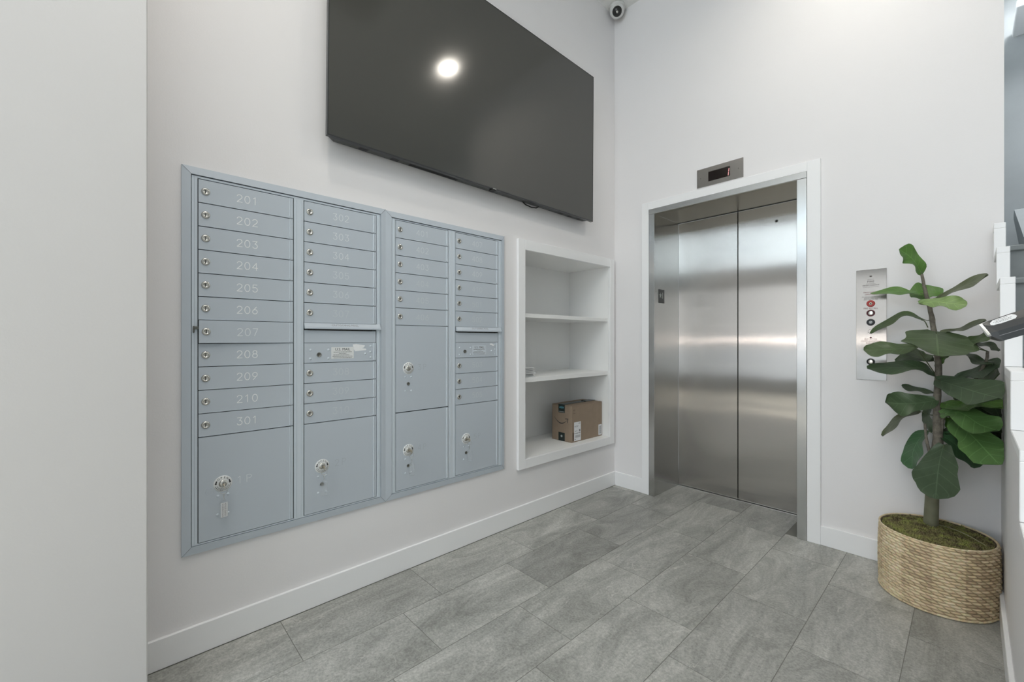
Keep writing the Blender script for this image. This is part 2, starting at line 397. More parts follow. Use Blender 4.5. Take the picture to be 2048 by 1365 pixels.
GL = {  # single-stroke engraving figures in a 0.62 x 1 cell
 '0': [arc(.31, .5, .31, 90, 450, 20, .5)],
 '1': [[(.12, .80), (.34, 1), (.34, 0)]],
 '2': [arc(.31, .72, .29, 165, -20, 10, .28) + [(.50, .50), (.02, 0), (.62, 0)]],
 '3': [[(.03, 1), (.58, 1), (.30, .60)] + arc(.31, .30, .30, 80, -160, 12, .30)],
 '4': [[(.48, 0), (.48, 1), (0, .30), (.64, .30)]],
 '5': [[(.56, 1), (.10, 1), (.06, .56)] + arc(.31, .32, .30, 120, -155, 12, .32)],
 '6': [[(.50, 1), (.12, .52)] + arc(.31, .30, .29, 150, -210, 18, .30)],
 '7': [[(.02, 1), (.60, 1), (.22, 0)]],
 '8': [arc(.31, .76, .24, 90, 450, 14, .24), arc(.31, .27, .30, 90, 450, 16, .27)],
 '9': [[(.12, 0), (.50, .48)] + arc(.31, .70, .29, -30, 330, 18, .30)],
 'P': [[(.04, 0), (.04, 1), (.34, 1)] + arc(.34, .76, .25, 90, -90, 8, .24) + [(.04, .52)]],
}
def engrave(bm, s, h, fx, w=.0017, pitch=.95, wid=1.0):
    n = len(s); zi = 0.0; tot = (n - 1) * pitch * h * wid + .62 * h * wid
    for i, ch in enumerate(s):
        for pl in GL[ch]:
            pts = [Vector(((-tot / 2 + i * pitch * h * wid) + a * h * wid, (b - .5) * h)) for a, b in pl]
            for p, q in zip(pts, pts[1:]):
                d = (q - p)
                if d.length < 1e-6: continue
                d.normalize(); nn = Vector((-d.y, d.x)) * w / 2; e = d * w * .35
                quad = [p - e + nn, p - e - nn, q + e - nn, q + e + nn]
                bm.faces.new([bm.verts.new(fx(c.x, c.y, .0002 + zi)) for c in quad]); zi += .000012
def lines(bm, fx, a0, a1, b, h, words, rnd):
    """a printed line too small to read: a row of short dashes"""
    a = a0
    while a < a1 - .002:
        w = min(rnd.uniform(*words), a1 - a)
        q = [(a, b - h / 2), (a + w, b - h / 2), (a + w, b + h / 2), (a, b + h / 2)]
        bm.faces.new([bm.verts.new(fx(x, y, .0004)) for x, y in q]); a += w + h * .8
def quadf(bm, fx, a0, a1, b0, b1, d=.0004):
    bm.faces.new([bm.verts.new(fx(x, y, d)) for x, y in ((a0, b0), (a1, b0), (a1, b1), (a0, b1))])
def poly(bm, fx, pts, d=.0004):
    bm.faces.new([bm.verts.new(fx(x, y, d)) for x, y in pts])
def copy_tree(o, parent=None):
    c = o.copy(); COL.objects.link(c); ORIG[c.name] = ORIG.get(o.name, Vector(o.location)).copy()
    if parent is not None: c.parent = parent
    for ch in list(o.children): copy_tree(ch, c)
    return c
# ------------------------------------------------------------------ room shell
YE = 3.021      # elevator wall face
ZC = 3.88       # ceiling
# floor: grout bed with separate tiles (one mesh), third-offset 12 x 24 in. slate tiles
bm = BM(); box(bm, 0.0, 3.4, -4.0, 5.2, -.05, -.0012)
gf = struct('floor', bm, 'grout')
bm = BM(); lay = bm.loops.layers.float_color.new('tile'); rnd = random.Random(3)
for k in range(-1, 11):
    xa, xb = .0165 + .3035 * k, .0165 + .3035 * (k + 1)
    y = (.508 - .204 * k) % .6125 - 7 * .6125
    while y < 3.6:
        a, b, c, d = max(xa, .001), min(xb, 3.39), max(y, -3.99), min(y + .6125, 3.40 if k < 4 else 3.02)
        if b - a > .02 and d - c > .02:
            g = .0013; n0 = len(bm.faces)
            box(bm, a + g, b - g, c + g, d - g, -.008, 0.0)
            bm.faces.ensure_lookup_table(); col = (rnd.random(), rnd.random(), rnd.random(), 1)
            for f in bm.faces[n0:]:
                for l in f.loops: l[lay] = col
        y += .6125
t = struct('floor_tiles', bm, 'floor'); t.name = 'floor'
# mail wall (x = 0) with the shelf niche left open
NY0, NY1, NZ0, NZ1, ND = 1.9655, 2.930, .412, 1.788, .405
bm = BM()
for a in ((.07, NY0 - .0155, 0, ZC), (NY1 + .0155, YE, 0, ZC), (NY0 - .0155, NY1 + .0155, 0, NZ0 - .03), (NY0 - .0155, NY1 + .0155, NZ1 + .03, ZC)):
    box(bm, -.12, 0, a[0], a[1], a[2], a[3])
struct('wall_left', bm, 'wall')
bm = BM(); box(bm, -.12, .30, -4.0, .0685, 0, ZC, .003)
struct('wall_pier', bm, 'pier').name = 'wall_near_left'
# elevator wall, with the door opening
bm = BM()
box(bm, -.12, .3195, YE, YE + .13, 0, ZC); struct('wall_front', bm, 'wall')
bm = BM(); box(bm, 1.3450, 2.113, YE, YE + .13, 0, ZC); struct('wall_front_right', bm, 'wall')
bm = BM(); box(bm, .3195, 1.3450, YE, YE + .13, 2.200, ZC); struct('wall_front_upper', bm, 'wall')
bm = BM()   # back wall round the glazing
box(bm, .3, .33, -4.12, -4.0, 0, ZC); box(bm, 3.2, 3.4, -4.12, -4.0, 0, ZC)
box(bm, .33, 3.2, -4.12, -4.0, 2.42, 2.76); box(bm, .33, 3.2, -4.12, -4.0, 3.80, ZC); box(bm, .33, 3.2, -4.12, -4.0, 0, .30)
struct('wall_back', bm, 'charcoal')
bm = BM(); box(bm, 3.3, 3.42, -4.0, 5.2, 0, ZC); struct('wall_stair_side', bm, 'stairwall')
bm = BM(); box(bm, 2.0, 3.4, 5.0, 5.12, 0, ZC); struct('wall_stair_end', bm, 'stairwall')
bm = BM(); box(bm, 2.0, 2.113, YE + .13, 5.0, 0, ZC); struct('wall_stair_inner', bm, 'stairwall')
bm = BM(); box(bm, -.12, 3.42, -4.0, 5.12, ZC, ZC + .12)
struct('ceiling', bm, 'ceil')
# baseboards
BB = .112
bm = BM(); box(bm, 0, .0135, .0685, YE, 0, BB, .002); struct('baseboard_left', bm, 'trim')
bm = BM(); box(bm, .0135, .2585, YE - .0135, YE, 0, BB, .002); box(bm, 1.412, 2.0905, YE - .0135, YE, 0, BB, .002); struct('baseboard_front', bm, 'trim')
# storefront frames
bm = BM()
for x in (.33, 1.25, 1.33, 2.25, 2.33, 3.15):
    box(bm, x, x + .05, -4.06, -4.0, .30, 2.42)
for z in (.30, 1.08, 2.37): box(bm, .33, 3.2, -4.055, -4.005, z, z + .05)
for x in (.33, 1.27, 2.21, 3.15): box(bm, x, x + .05, -4.06, -4.0, 2.76, 3.80)
for z in (2.76, 3.75): box(bm, .33, 3.2, -4.055, -4.005, z, z + .05)
w = struct('window_1', bm, 'tvbody')

# ------------------------------------------------------------------ stepped knee wall by the stair
RX = 2.104
ys = [-.40 + .30 * i for i in range(12)]        # step fronts: ..., 1.40, 1.70, 2.00, 2.30, 2.60, 2.90
top = {}
for y in ys: top[round(y, 2)] = .961 + .152 * round((y - 1.40) / .30)
def ztop(y): return .961 + .152 * math.floor((y - 1.40) / .30 + 1e-6)
bm = BM(); pts = [(.20, 0)]
k0 = -4
for k in range(k0, 6):
    y = 1.40 + .30 * k; pts += [(y, .961 + .152 * (k - 1) if k > k0 else .961 + .152 * k - .024), (y, .961 + .152 * k - .024)]
pts = [(.20, 0), (.20, .961 + .152 * k0 - .024)]
for k in range(k0 + 1, 6):
    y = 1.40 + .30 * k; pts += [(y + .012, .961 + .152 * (k - 1) - .024), (y + .012, .961 + .152 * k - .024)]
pts += [(YE, .961 + .152 * 5 - .024), (YE, 0)]
prism(bm, pts, .0095, lambda a, b, d: Vector((RX + d, a, b)))
struct('wall_stair_knee', bm, 'wall')
bm = BM(); box(bm, RX - .0135, RX, .2, YE - .0135, 0, BB, .002); struct('baseboard_right', bm, 'trim')
bm = BM()
for k in range(k0, 6):
    y = 1.40 + .30 * k; z = .961 + .152 * k; y1 = y + .30 if k < 5 else YE
    box(bm, 2.078, 2.1145, y, y1 + (.0 if k == 5 else .0), z - .024, z, .0015)
    box(bm, 2.078, 2.1145, y - .0, y + .024, z - .152 if k > k0 else 0, z - .024, .0015)
struct('trim_1', bm, 'trim')
# the stair behind it
bm = BM()
for k in range(-9, 2):
    yn = 3.50 + .25 * k; zn = 1.523 + .21 * k
    if zn < .05: continue
    y1 = yn + .25 if k < 1 else 5.0
    box(bm, 2.116, 3.295, yn, 4.995 if k == 1 else y1 + .03, max(0, zn - .21), zn - .030)
    box(bm, 2.116, 3.295, yn - .028, min(y1, 4.995), zn - .030, zn, .004)
s = struct('stair', bm, 'stairpaint'); s.name = 'stair_flight'
tag(s, 'grey painted stair flight climbing behind the stepped white trim', 'stairs'); del s['kind']
# sloping skirt and the wall panel beyond it
bm = BM(); prism(bm, [(3.72, 1.760), (3.90, 1.667), (4.62, 2.047), (4.62, 2.075), (4.56, 2.10)], .30, lambda a, b, d: Vector((2.212 + d, a, b)))
struct('trim_2', bm, 'stairwall')
bm = BM(); box(bm, 2.222, 2.60, 4.55, 4.98, 3.49, 3.54, .004); struct('trim_4', bm, 'trim')
# ------------------------------------------------------------------ ceiling fixtures
def downlight(x, y, label):
    t = thing('ceiling_downlight', label, 'ceiling light', (x, y, ZC), 'recessed ceiling downlights')
    bm = BM(); lathe(bm, [(.072, 0), (.098, 0), (.098, -.006), (.090, -.010), (.074, -.010), (.072, -.004)], (x, y, ZC), (0, 0, 1), 28)
    obj('trim_ring', bm, 'domew', t)
    bm = BM(); lathe(bm, [(0, -.005), (.072, -.005), (.072, -.001), (0, -.001)], (x, y, ZC), (0, 0, 1), 28); obj('lens', bm, 'lamp', t)
    l = bpy.data.lights.new('downlight', 'AREA'); l.shape = 'DISK'; l.size = .15; l.energy = 6.5; l.color = (1.0, .93, .82); l.spread = R(150)
    o = bpy.data.objects.new('downlight_beam', l); COL.objects.link(o); o.parent = t; o.location = (0, 0, -.012)
downlight(1.645, 2.385, 'round recessed downlight reflected in the television, nearest the elevator wall')
downlight(.85, .25, 'assumed round recessed downlight in the ceiling in front of the mailboxes, outside the view')  # assumed second downlight, out of view, added for light
t = thing('overhead_fill_frame', 'frame round the added, unseen overhead fill light between the entrance and the mailboxes', 'ceiling light', (2.1, 0, ZC))  # added to go with the overhead fill, outside the view
bm = BM()
for a in ((1.33, 2.87, -1.02, -1.0), (1.33, 2.87, 1.0, 1.02), (1.33, 1.35, -1.0, 1.0), (2.85, 2.87, -1.0, 1.0)): box(bm, *a, ZC - .03, ZC)
obj('frame', bm, 'domew', t)
t = thing('ceiling_vent', 'square slatted air vent in the ceiling seen in the television', 'vent', (1.42, 1.35, ZC))
bm = BM(); x0, x1, y0, y1 = 1.22, 1.62, 1.15, 1.55
for a in ((x0, x1, y0, y0 + .03), (x0, x1, y1 - .03, y1), (x0, x0 + .03, y0 + .03, y1 - .03), (x1 - .03, x1, y0 + .03, y1 - .03)): box(bm, *a, ZC - .012, ZC)
obj('frame', bm, 'vent', t)
bm = BM()
for i in range(14): box(bm, x0 + .03, x1 - .03, y0 + .04 + i * .0235, y0 + .052 + i * .0235, ZC - .010, ZC - .002)
obj('grille', bm, 'vent', t)
bm = BM(); box(bm, x0 + .03, x1 - .03, y0 + .03, y1 - .03, ZC - .0018, ZC); obj('backing', bm, 'tvblack', t)

# dome camera in the corner
cx, cy = .075, 2.945
t = thing('dome_camera', 'small white dome security camera with smoked window in the ceiling corner', 'camera', (cx, cy, ZC))
bm = BM(); lathe(bm, [(0, 0), (.062, 0), (.062, -.012), (.058, -.018), (0, -.018)], (cx, cy, ZC), (0, 0, 1), 32); obj('mounting_ring', bm, 'domew', t)
bm = BM(); n = Vector((.62, -.93, -1.15)).normalized()
prof = [(.058 * math.sin(R(a)), .058 * math.cos(R(a))) for a in range(50, 181, 10)]
lathe(bm, [(.034, .030)] + prof, (cx, cy, ZC - .036), n, 32); obj('housing', bm, 'domew', t)
bm = BM(); prof = [(.040 * math.sin(R(a)), .020 + .032 * math.cos(R(a))) for a in range(0, 91, 9)]
lathe(bm, prof + [(0, .018)], (cx, cy, ZC - .036), n, 28); dm = obj('smoked_window', bm, 'domed', t)
bm = BM(); lathe(bm, [(0, .056), (.008, .0545), (.009, .0515), (0, .051)], (cx, cy, ZC - .036), n, 16); obj('lens_glint', bm, 'chrome', dm, ORIG[t.name])

# ------------------------------------------------------------------ niche shelves in the mail wall
t = thing('wall_shelf_niche', 'white built-in shelf niche with square casing and three bays beside the mailboxes', 'shelf', (0, 2.447, .35))
bm = BM(); X = .0205
box(bm, 0, X, 1.903, 1.9655, .350, 1.855, .002); box(bm, 0, X, 2.930, 2.992, .350, 1.855, .002)
box(bm, 0, X, 1.9655, 2.930, NZ1, 1.855, .002); box(bm, 0, X, 1.9655, 2.930, .350, NZ0, .002)
obj('casing', bm, 'trim', t)
bm = BM()
box(bm, -ND - .015, -ND, NY0, NY1, NZ0, NZ1)
box(bm, -ND, 0, NY0 - .015, NY0, NZ0 - .02, NZ1 + .02); box(bm, -ND, 0, NY1, NY1 + .015, NZ0 - .02, NZ1 + .02)
box(bm, -ND, 0, NY0, NY1, NZ1, NZ1 + .02); box(bm, -ND, 0, NY0, NY1, NZ0 - .02, NZ0)
obj('lining', bm, 'niche', t)
for z0, z1 in ((1.346, 1.373), (.912, .944)):
    bm = BM(); box(bm, -ND, -.004, NY0, NY1, z0, z1, .0015); obj('shelf_board', bm, 'niche', t)
# ------------------------------------------------------------------ mailboxes
PZ = .0896; ZT = 1.808; ZB = .4215
XD = .0105     # face of the doors
FILL = ['fill0', 'fill1', 'fill2', 'fill3', 'fill4']
def lock(parent, y, z, x=XD, r=.0145, big=False, dark=False):
    bm = BM()
    if dark:
        lathe(bm, [(0, .002), (r * .72, .002), (r * .8, .0035), (r, .0035), (r, 0), (0, 0)], (x, y, z), (1, 0, 0), 20)
        o = obj('lock', bm, 'darkmetal', parent)
    else:
        lathe(bm, [(0, .0035), (r * .52, .0035), (r * .56, .0045), (r * .66, .0048), (r * .9, .003), (r, 0.0012), (r, 0), (0, 0)], (x, y, z), (1, 0, 0), 24)
        o = obj('lock', bm, 'chrome', parent)
    return o
def keyslot(bm, y, z, x, r): box(bm, x, x + .0006, y - r * .10, y + r * .10, z - r * .38, z + r * .38)
def rivets(d, pts, r=.0052):
    for y, z in pts:
        bm = BM(); lathe(bm, [(0, .0026), (r * .6, .0021), (r * .9, .001), (r, 0)], (XD, y, z), (1, 0, 0), 12); obj('rivet', bm, 'mboxl', d)
def small_door(t, y0, y1, i, num, fill, lk='chrome', opened=False):
    zt = ZT - PZ * i; zb = zt - PZ + .0024; mid = (zt + zb) / 2
    org = (XD - .004, y1 - .001, mid)
    bm = BM(); box(bm, XD - .008, XD, y0 + .0012, y1 - .0030, zb, zt, .0006)
    box(bm, XD, XD + .0018, y0 + .0012, y1 - .003, zb, zb + .0042, .0004)
    d = obj('door', bm, 'mbox', t, org)
    bm = BM(); hy = y1 - .0145
    lathe(bm, [(.0030, zb + .0044), (.0030, zt)], (XD + .0004, hy, 0), (0, 0, 1), 10)
    box(bm, XD, XD + .0014, y1 - .0095, y1 - .0032, zb + .0044, zt)
    obj('hinge_strip', bm, 'mboxl', d, org)
    cy = (y0 + y1) / 2
    if lk == 'mail': return d, org, mid
    ly = y0 + .0237
    lo = lock(d, ly, mid, r=.0145); 
    bm = BM(); keyslot(bm, ly, mid, XD + .0036, .0145); obj('keyhole', bm, 'keyslot', d)
    bm = BM(); engrave(bm, num, .029, FX(XD, cy - .006, mid), w=.0027 if fill in ('fill0', 'fill1') else .0034, pitch=.93, wid=1.0)
    obj('number', bm, fill, d, fixn=False)
    if opened: d.rotation_euler = (0, 0, R(2.0))
    return d, org, mid
def parcel(t, y0, y1, zt, zb, num, ly, lz, fill='fill3', mast=True):
    org = (XD - .004, y1 - .001, (zt + zb) / 2)
    bm = BM(); box(bm, XD - .008, XD, y0 + .0012, y1 - .003, zb, zt, .0006)
    d = obj('parcel_door', bm, 'mbox', t, org)
    bm = BM(); lathe(bm, [(.0030, zb + .002), (.0030, zt - .002)], (XD + .0004, y1 - .0145, 0), (0, 0, 1), 10)
    box(bm, XD, XD + .0014, y1 - .0095, y1 - .0032, zb + .002, zt - .002); obj('hinge_strip', bm, 'mboxl', d, org)
    # white OPEN disc round the lock
    bm = BM(); lathe(bm, [(.012, .0009), (.031, .0009), (.0315, 0)], (XD, ly, lz), (1, 0, 0), 36); obj('instruction_disc', bm, 'white', d)
    bm = BM(); f = FX(XD + .0008, ly, lz); rnd = random.Random(5)
    for q, ch in enumerate('OPEN'):
        a = R(128 - q * 25.5); c, s_ = math.cos(a), math.sin(a); rr = .0232
        tb = BM(); text(tb, ch, .0078, lambda x, y, dd: Vector((x, y, dd)), bold=.0)
        for v in tb.verts:
            x, y = v.co.x, v.co.y; th = a - R(90); v.co = f(rr * c + x * math.cos(th) - y * math.sin(th), rr * s_ + x * math.sin(th) + y * math.cos(th), .0004)
        me = bpy.data.meshes.new('tmp'); tb.to_mesh(me); tb.free(); bm.from_mesh(me); bpy.data.meshes.remove(me)
    for sg in (-1, 1):      # thick curved arrows
        pts = []
        for aa in (25, 20, 15, 10, 5, 0, -5): pts.append((.0262 * math.cos(R(90 - sg * (90 - aa))) , .0262 * math.sin(R(aa))))
        A = [(sg * abs(.0258 * math.cos(R(a))), .0258 * math.sin(R(a))) for a in (33, 27, 21, 15, 9)]
        B = [(sg * abs(.0215 * math.cos(R(a))), .0215 * math.sin(R(a))) for a in (9, 15, 21, 27, 33)]
        poly(bm, f, A + B)
        poly(bm, f, [(sg * .0285 * math.cos(R(10)), .0285 * math.sin(R(10))), (sg * .0190 * math.cos(R(10)), .0190 * math.sin(R(10))), (sg * .0235 * math.cos(R(-4)), .0235 * math.sin(R(-4)))])
    for rr, a0, a1 in ((.0255, 195, 345), (.0205, 200, 340)):
        a = a0
        while a < a1:
            w = rnd.uniform(5, 11); quad = []
            for (ra, an) in ((rr - .0008, a), (rr + .0008, a), (rr + .0008, a + w), (rr - .0008, a + w)): quad.append((ra * math.cos(R(an)), ra * math.sin(R(an))))
            poly(bm, f, quad); a += w + 3.5
    obj('disc_print', bm, 'ink', d)
    bm = BM(); lathe(bm, [(0, .006), (.0085, .006), (.0095, .005), (.0135, .0045), (.0145, .001), (.0145, 0)], (XD, ly, lz), (1, 0, 0), 24); obj('lock', bm, 'chrome', d)
    bm = BM(); box(bm, XD + .006, XD + .0066, ly - .0014, ly + .0014, lz - .0058, lz + .0058); obj('keyhole', bm, 'keyslot', d)
    # carrier's lock and its rivets below
    rivets(d, [(ly - .017, lz - .045), (ly + .017, lz - .045), (ly - .017, lz - .118), (ly + .017, lz - .118)])
    if mast: lock(d, ly - .001, lz - .081, r=.0082, dark=True)
    # pressed ring left of the disc
    bm = BM(); tube(bm, [Vector((XD, ly - .042 + .0135 * math.cos(R(a)), lz - .022 + .0135 * math.sin(R(a)))) for a in range(0, 360, 15)], .0006, 5, closed=True); obj('pressed_ring', bm, 'mbox', d)
    bm = BM(); engrave(bm, num, .029, FX(XD, ly + .073 if y0 < .5 else ly + .082, lz + .003), w=.0018, pitch=1.12); obj('number', bm, fill, d)
    return d
def usmail(t, y0, y1, i, scuff):
    d, org, mid = small_door(t, y0, y1, i, '', '', lk='mail')
    lock(d, y0 + .063, mid - .008, r=.0098, dark=True)
    w = (y1 - y0) / .335
    rivets(d, [(y0 + .026, mid + .013), (y0 + .026, mid - .026), (y0 + .105, mid + .013), (y0 + .105, mid - .026), (y1 - .056, mid - .008), (y1 - .030, mid + .028), (y1 - .030, mid), (y1 - .030, mid - .027)], .0055)
    L0, L1 = y0 + .117, y0 + .222; zc = mid - .002
    bm = BM(); box(bm, XD, XD + .0007, L0, L1, zc - .027, zc + .027, .0003); lb = obj('mail_label', bm, 'white' if scuff == 0 else 'mboxl', d)
    bm = BM(); f = FX(XD + .0007, (L0 + L1) / 2, zc); text(bm, 'U.S. MAIL', .0125, lambda a, b, dd: f(a, b + .016, dd), bold=.0, width=.070)
    rnd = random.Random(9 + i)
    lines(bm, f, -.042, .042, .0045, .0019, (.004, .010), rnd); lines(bm, f, -.018, .018, -.0025, .0017, (.003, .006), rnd)
    lines(bm, f, -.043, .030, -.0095, .0017, (.004, .009), rnd); lines(bm, f, -.047, .047, -.0160, .0017, (.005, .012), rnd); lines(bm, f, -.042, .042, -.0225, .0017, (.004, .012), rnd)
    obj('label_print', bm, 'ink' if scuff == 0 else 'darkink', d)
    bm = BM(); f = FX(XD, y0 + .222, mid + .022)
    if scuff == 0:
        poly(bm, f, [(-.005, .015), (.012, .017), (.055, .010), (.050, .000), (.040, -.003), (.060, -.006), (.062, -.013), (.030, -.016), (.006, -.018), (-.002, -.004)])
    else:
        poly(bm, f, [(.030, .014), (.045, .015), (.062, .008), (.064, .001), (.052, .000), (.040, .006), (.030, .007)])
    obj('torn_sticker_residue', bm, 'gluew', d)
def outgoing(t, y0, y1, i):
    zt = ZT - PZ * i; zb = zt - PZ
    org = (XD, (y0 + y1) / 2, zt)
    bm = BM(); box(bm, XD - .008, XD - .001, y0 + .0012, y1 - .003, zb + .002, zt - .032, .0004); p = obj('outgoing_slot_panel', bm, 'mbox', t)
    bm = BM(); pts = [(.0, .004), (.012, -.014), (.014, -.022), (.010, -.024), (.0, -.020)]
    prism(bm, [(a, b) for a, b in pts], (y1 - y0) + .018, lambda a, b, d: Vector((XD + a, y0 + .000 + d, zt + b - .002)))
    h = obj('slot_hood', bm, 'mbox', p, fixn=True)
    bm = BM(); box(bm, XD - .0062, XD - .0008, y0 + .016, y1 - .022, zt - .0325, zt - .024); obj('slot_opening', bm, 'blackgap', p)
    bm = BM(); k = math.hypot(.012, .018); ux, uz = .012 / k, -.018 / k
    text(bm, 'OUTGOING MAIL', .0100, lambda a, b, d: Vector((XD + .0065 + b * -ux + .0006, (y0 + y1) / 2 + .012 + a, zt - .0085 + b * -uz + .0004)), width=.125)
    obj('hood_print', bm, 'inkg', p)
def cabinet(label, Y0, Y1, cols, flip):
    t = thing('mailbox_cabinet', label, 'mailboxes', (0, (Y0 + Y1) / 2, .3836), 'wall mailbox cabinets')
    zt, zb = 1.851 - (.003 if flip else 0), .3836
    # mitred bevelled trim
    bm = BM(); w = .0285; wl = .0285 if not flip else .031; wr = .0250 if not flip else .021
    o = [(Y0, zb), (Y1, zb), (Y1, zt), (Y0, zt)]; n = [(Y0 + wl, zb + w), (Y1 - wr, zb + w), (Y1 - wr, zt - w), (Y0 + wl, zt - w)]
    e = .0004
    for k in range(4):
        a, b = o[k], o[(k + 1) % 4]; c, d = n[(k + 1) % 4], n[k]
        prof = []
        P = [Vector((.0100, *a)), Vector((.0100, *b)), Vector((.0132, *c)), Vector((.0132, *d))]
        vs0 = [bm.verts.new(p) for p in P]; bm.faces.new(vs0)
        bk = [bm.verts.new(Vector((0.0, *a))), bm.verts.new(Vector((0.0, *b)))]; bm.faces.new((vs0[0], vs0[1], bk[1], bk[0]))
        ib = [bm.verts.new(Vector((.003, *d))), bm.verts.new(Vector((.003, *c)))]; bm.faces.new((vs0[2], vs0[3], ib[0], ib[1]))
    obj('trim_frame', bm, 'mbox', t)
    for (a, b), (c, d) in zip(o, n):
        bm = BM(); p, q = Vector((.0103, a, b)), Vector((.0135, c, d)); dd = (q - p).normalized(); s_ = dd.cross(Vector((1, 0, 0))).normalized() * .0005
        bm.faces.new([bm.verts.new(v) for v in (p - s_, p + s_, q + s_, q - s_)]); obj('mitre_seam', bm, 'gap', t)
    # dark interior behind every gap
    bm = BM(); box(bm, .0002, .0022, Y0 + wl, Y1 - wr, zb + w, zt - w); obj('back_plate', bm, 'gap', t)
    # inner frame: stiles, rails, centre post
    a0, a1 = cols[0]; b0, b1 = cols[1]
    bm = BM(); F = .0085
    box(bm, .0022, F, Y0 + wl + .0022, a0 - .0016, zb + w + .002, zt - w - .003, .0005); box(bm, F, F + .0022, Y0 + wl + .010, Y0 + wl + .0135, zb + w + .004, zt - w - .004, .0006)
    box(bm, .0022, F, b1 + .0016, Y1 - wr - .0016, zb + w + .002, zt - w - .003, .0005); box(bm, F, F + .0026, b1 + .010, b1 + .0135, zb + w + .004, zt - w - .004, .0006)
    box(bm, .0022, F, a0 - .0016, b1 + .0016, ZT + .0035, zt - w - .003, .0005); box(bm, .0022, F, a0 - .0016, b1 + .0016, zb + w + .002, ZB - .0025, .0005)
    obj('inner_frame', bm, 'mboxl', t)
    bm = BM(); box(bm, .0022, F, a1 + .0016, b0 - .0016, ZB - .0025, ZT + .0035, .0005)
    box(bm, F, F + .0022, a1 + .010, a1 + .0125, ZB, ZT, .0006); box(bm, F, F + .0022, b0 - .0125, b0 - .010, ZB, ZT, .0006)
    obj('centre_post', bm, 'mboxl', t)
    return t
C1, C2, C3, C4 = (.2259, .5616), (.6041, .9393), (1.0441, 1.367), (1.4165, 1.7375)
t = cabinet('left-hand grey mailbox cabinet, boxes 201 to 310 with parcel lockers 1P and 2P', .1758, .9882, (C1, C2), False)
for i, s in enumerate(['201', '202', '203', '204', '205', '206', '207', '208', '209', '210', '301']):
    small_door(t, *C1, i, s, 'fill0' if i != 6 else 'fill1', opened=(i == 6))
parcel(t, *C1, .8215, ZB, '1P', .3049, .6309, 'fill1', mast=False)
f2 = ['fill1', 'fill1', 'fill1', 'fill2', 'fill2', 'fill3']
for i, s in enumerate(['302', '303', '304', '305', '306', '307']): small_door(t, *C2, i, s, f2[i])
outgoing(t, *C2, 6); usmail(t, *C2, 7, 0)
for i, s in enumerate(['308', '309', '310']): small_door(t, *C2, 8 + i, s, 'fill3')
parcel(t, *C2, .8215, ZB, '2P', .6808, .6239, 'fill4')
# latch hook of the open box 207
bm = BM(); zl = ZT - PZ * 6 - .030
box(bm, XD + .002, XD + .0045, .2135, .2275, zl - .005, zl + .006, .001); box(bm, XD + .002, XD + .0045, .2095, .2150, zl - .018, zl + .007, .0015)
obj('latch_hook', bm, 'darkmetal', t)
t = cabinet('right-hand grey mailbox cabinet, boxes 401 to 505 with parcel lockers 3P to 5P', .9882, 1.7875, (C3, C4), True)
for i, s in enumerate(['401', '402', '403', '404', '405', '406']): small_door(t, *C3, i, s, 'fill2' if i < 3 else 'fill3')
parcel(t, *C3, ZT - PZ * 6, .8235, '3P', 1.1152, 1.0479, 'fill4')
parcel(t, *C3, .8185, ZB, '4P', 1.1152, .620, 'fill4')
for i, s in enumerate(['407', '408', '409', '410', '501', '502']): small_door(t, *C4, i, s, 'fill2' if i < 3 else 'fill3')
outgoing(t, *C4, 6); usmail(t, *C4, 7, 1)
for i, s in enumerate(['503', '504', '505']): small_door(t, *C4, 8 + i, s, 'fill3')
parcel(t, *C4, .8215, ZB, '5P', 1.489, .6212, 'fill4')

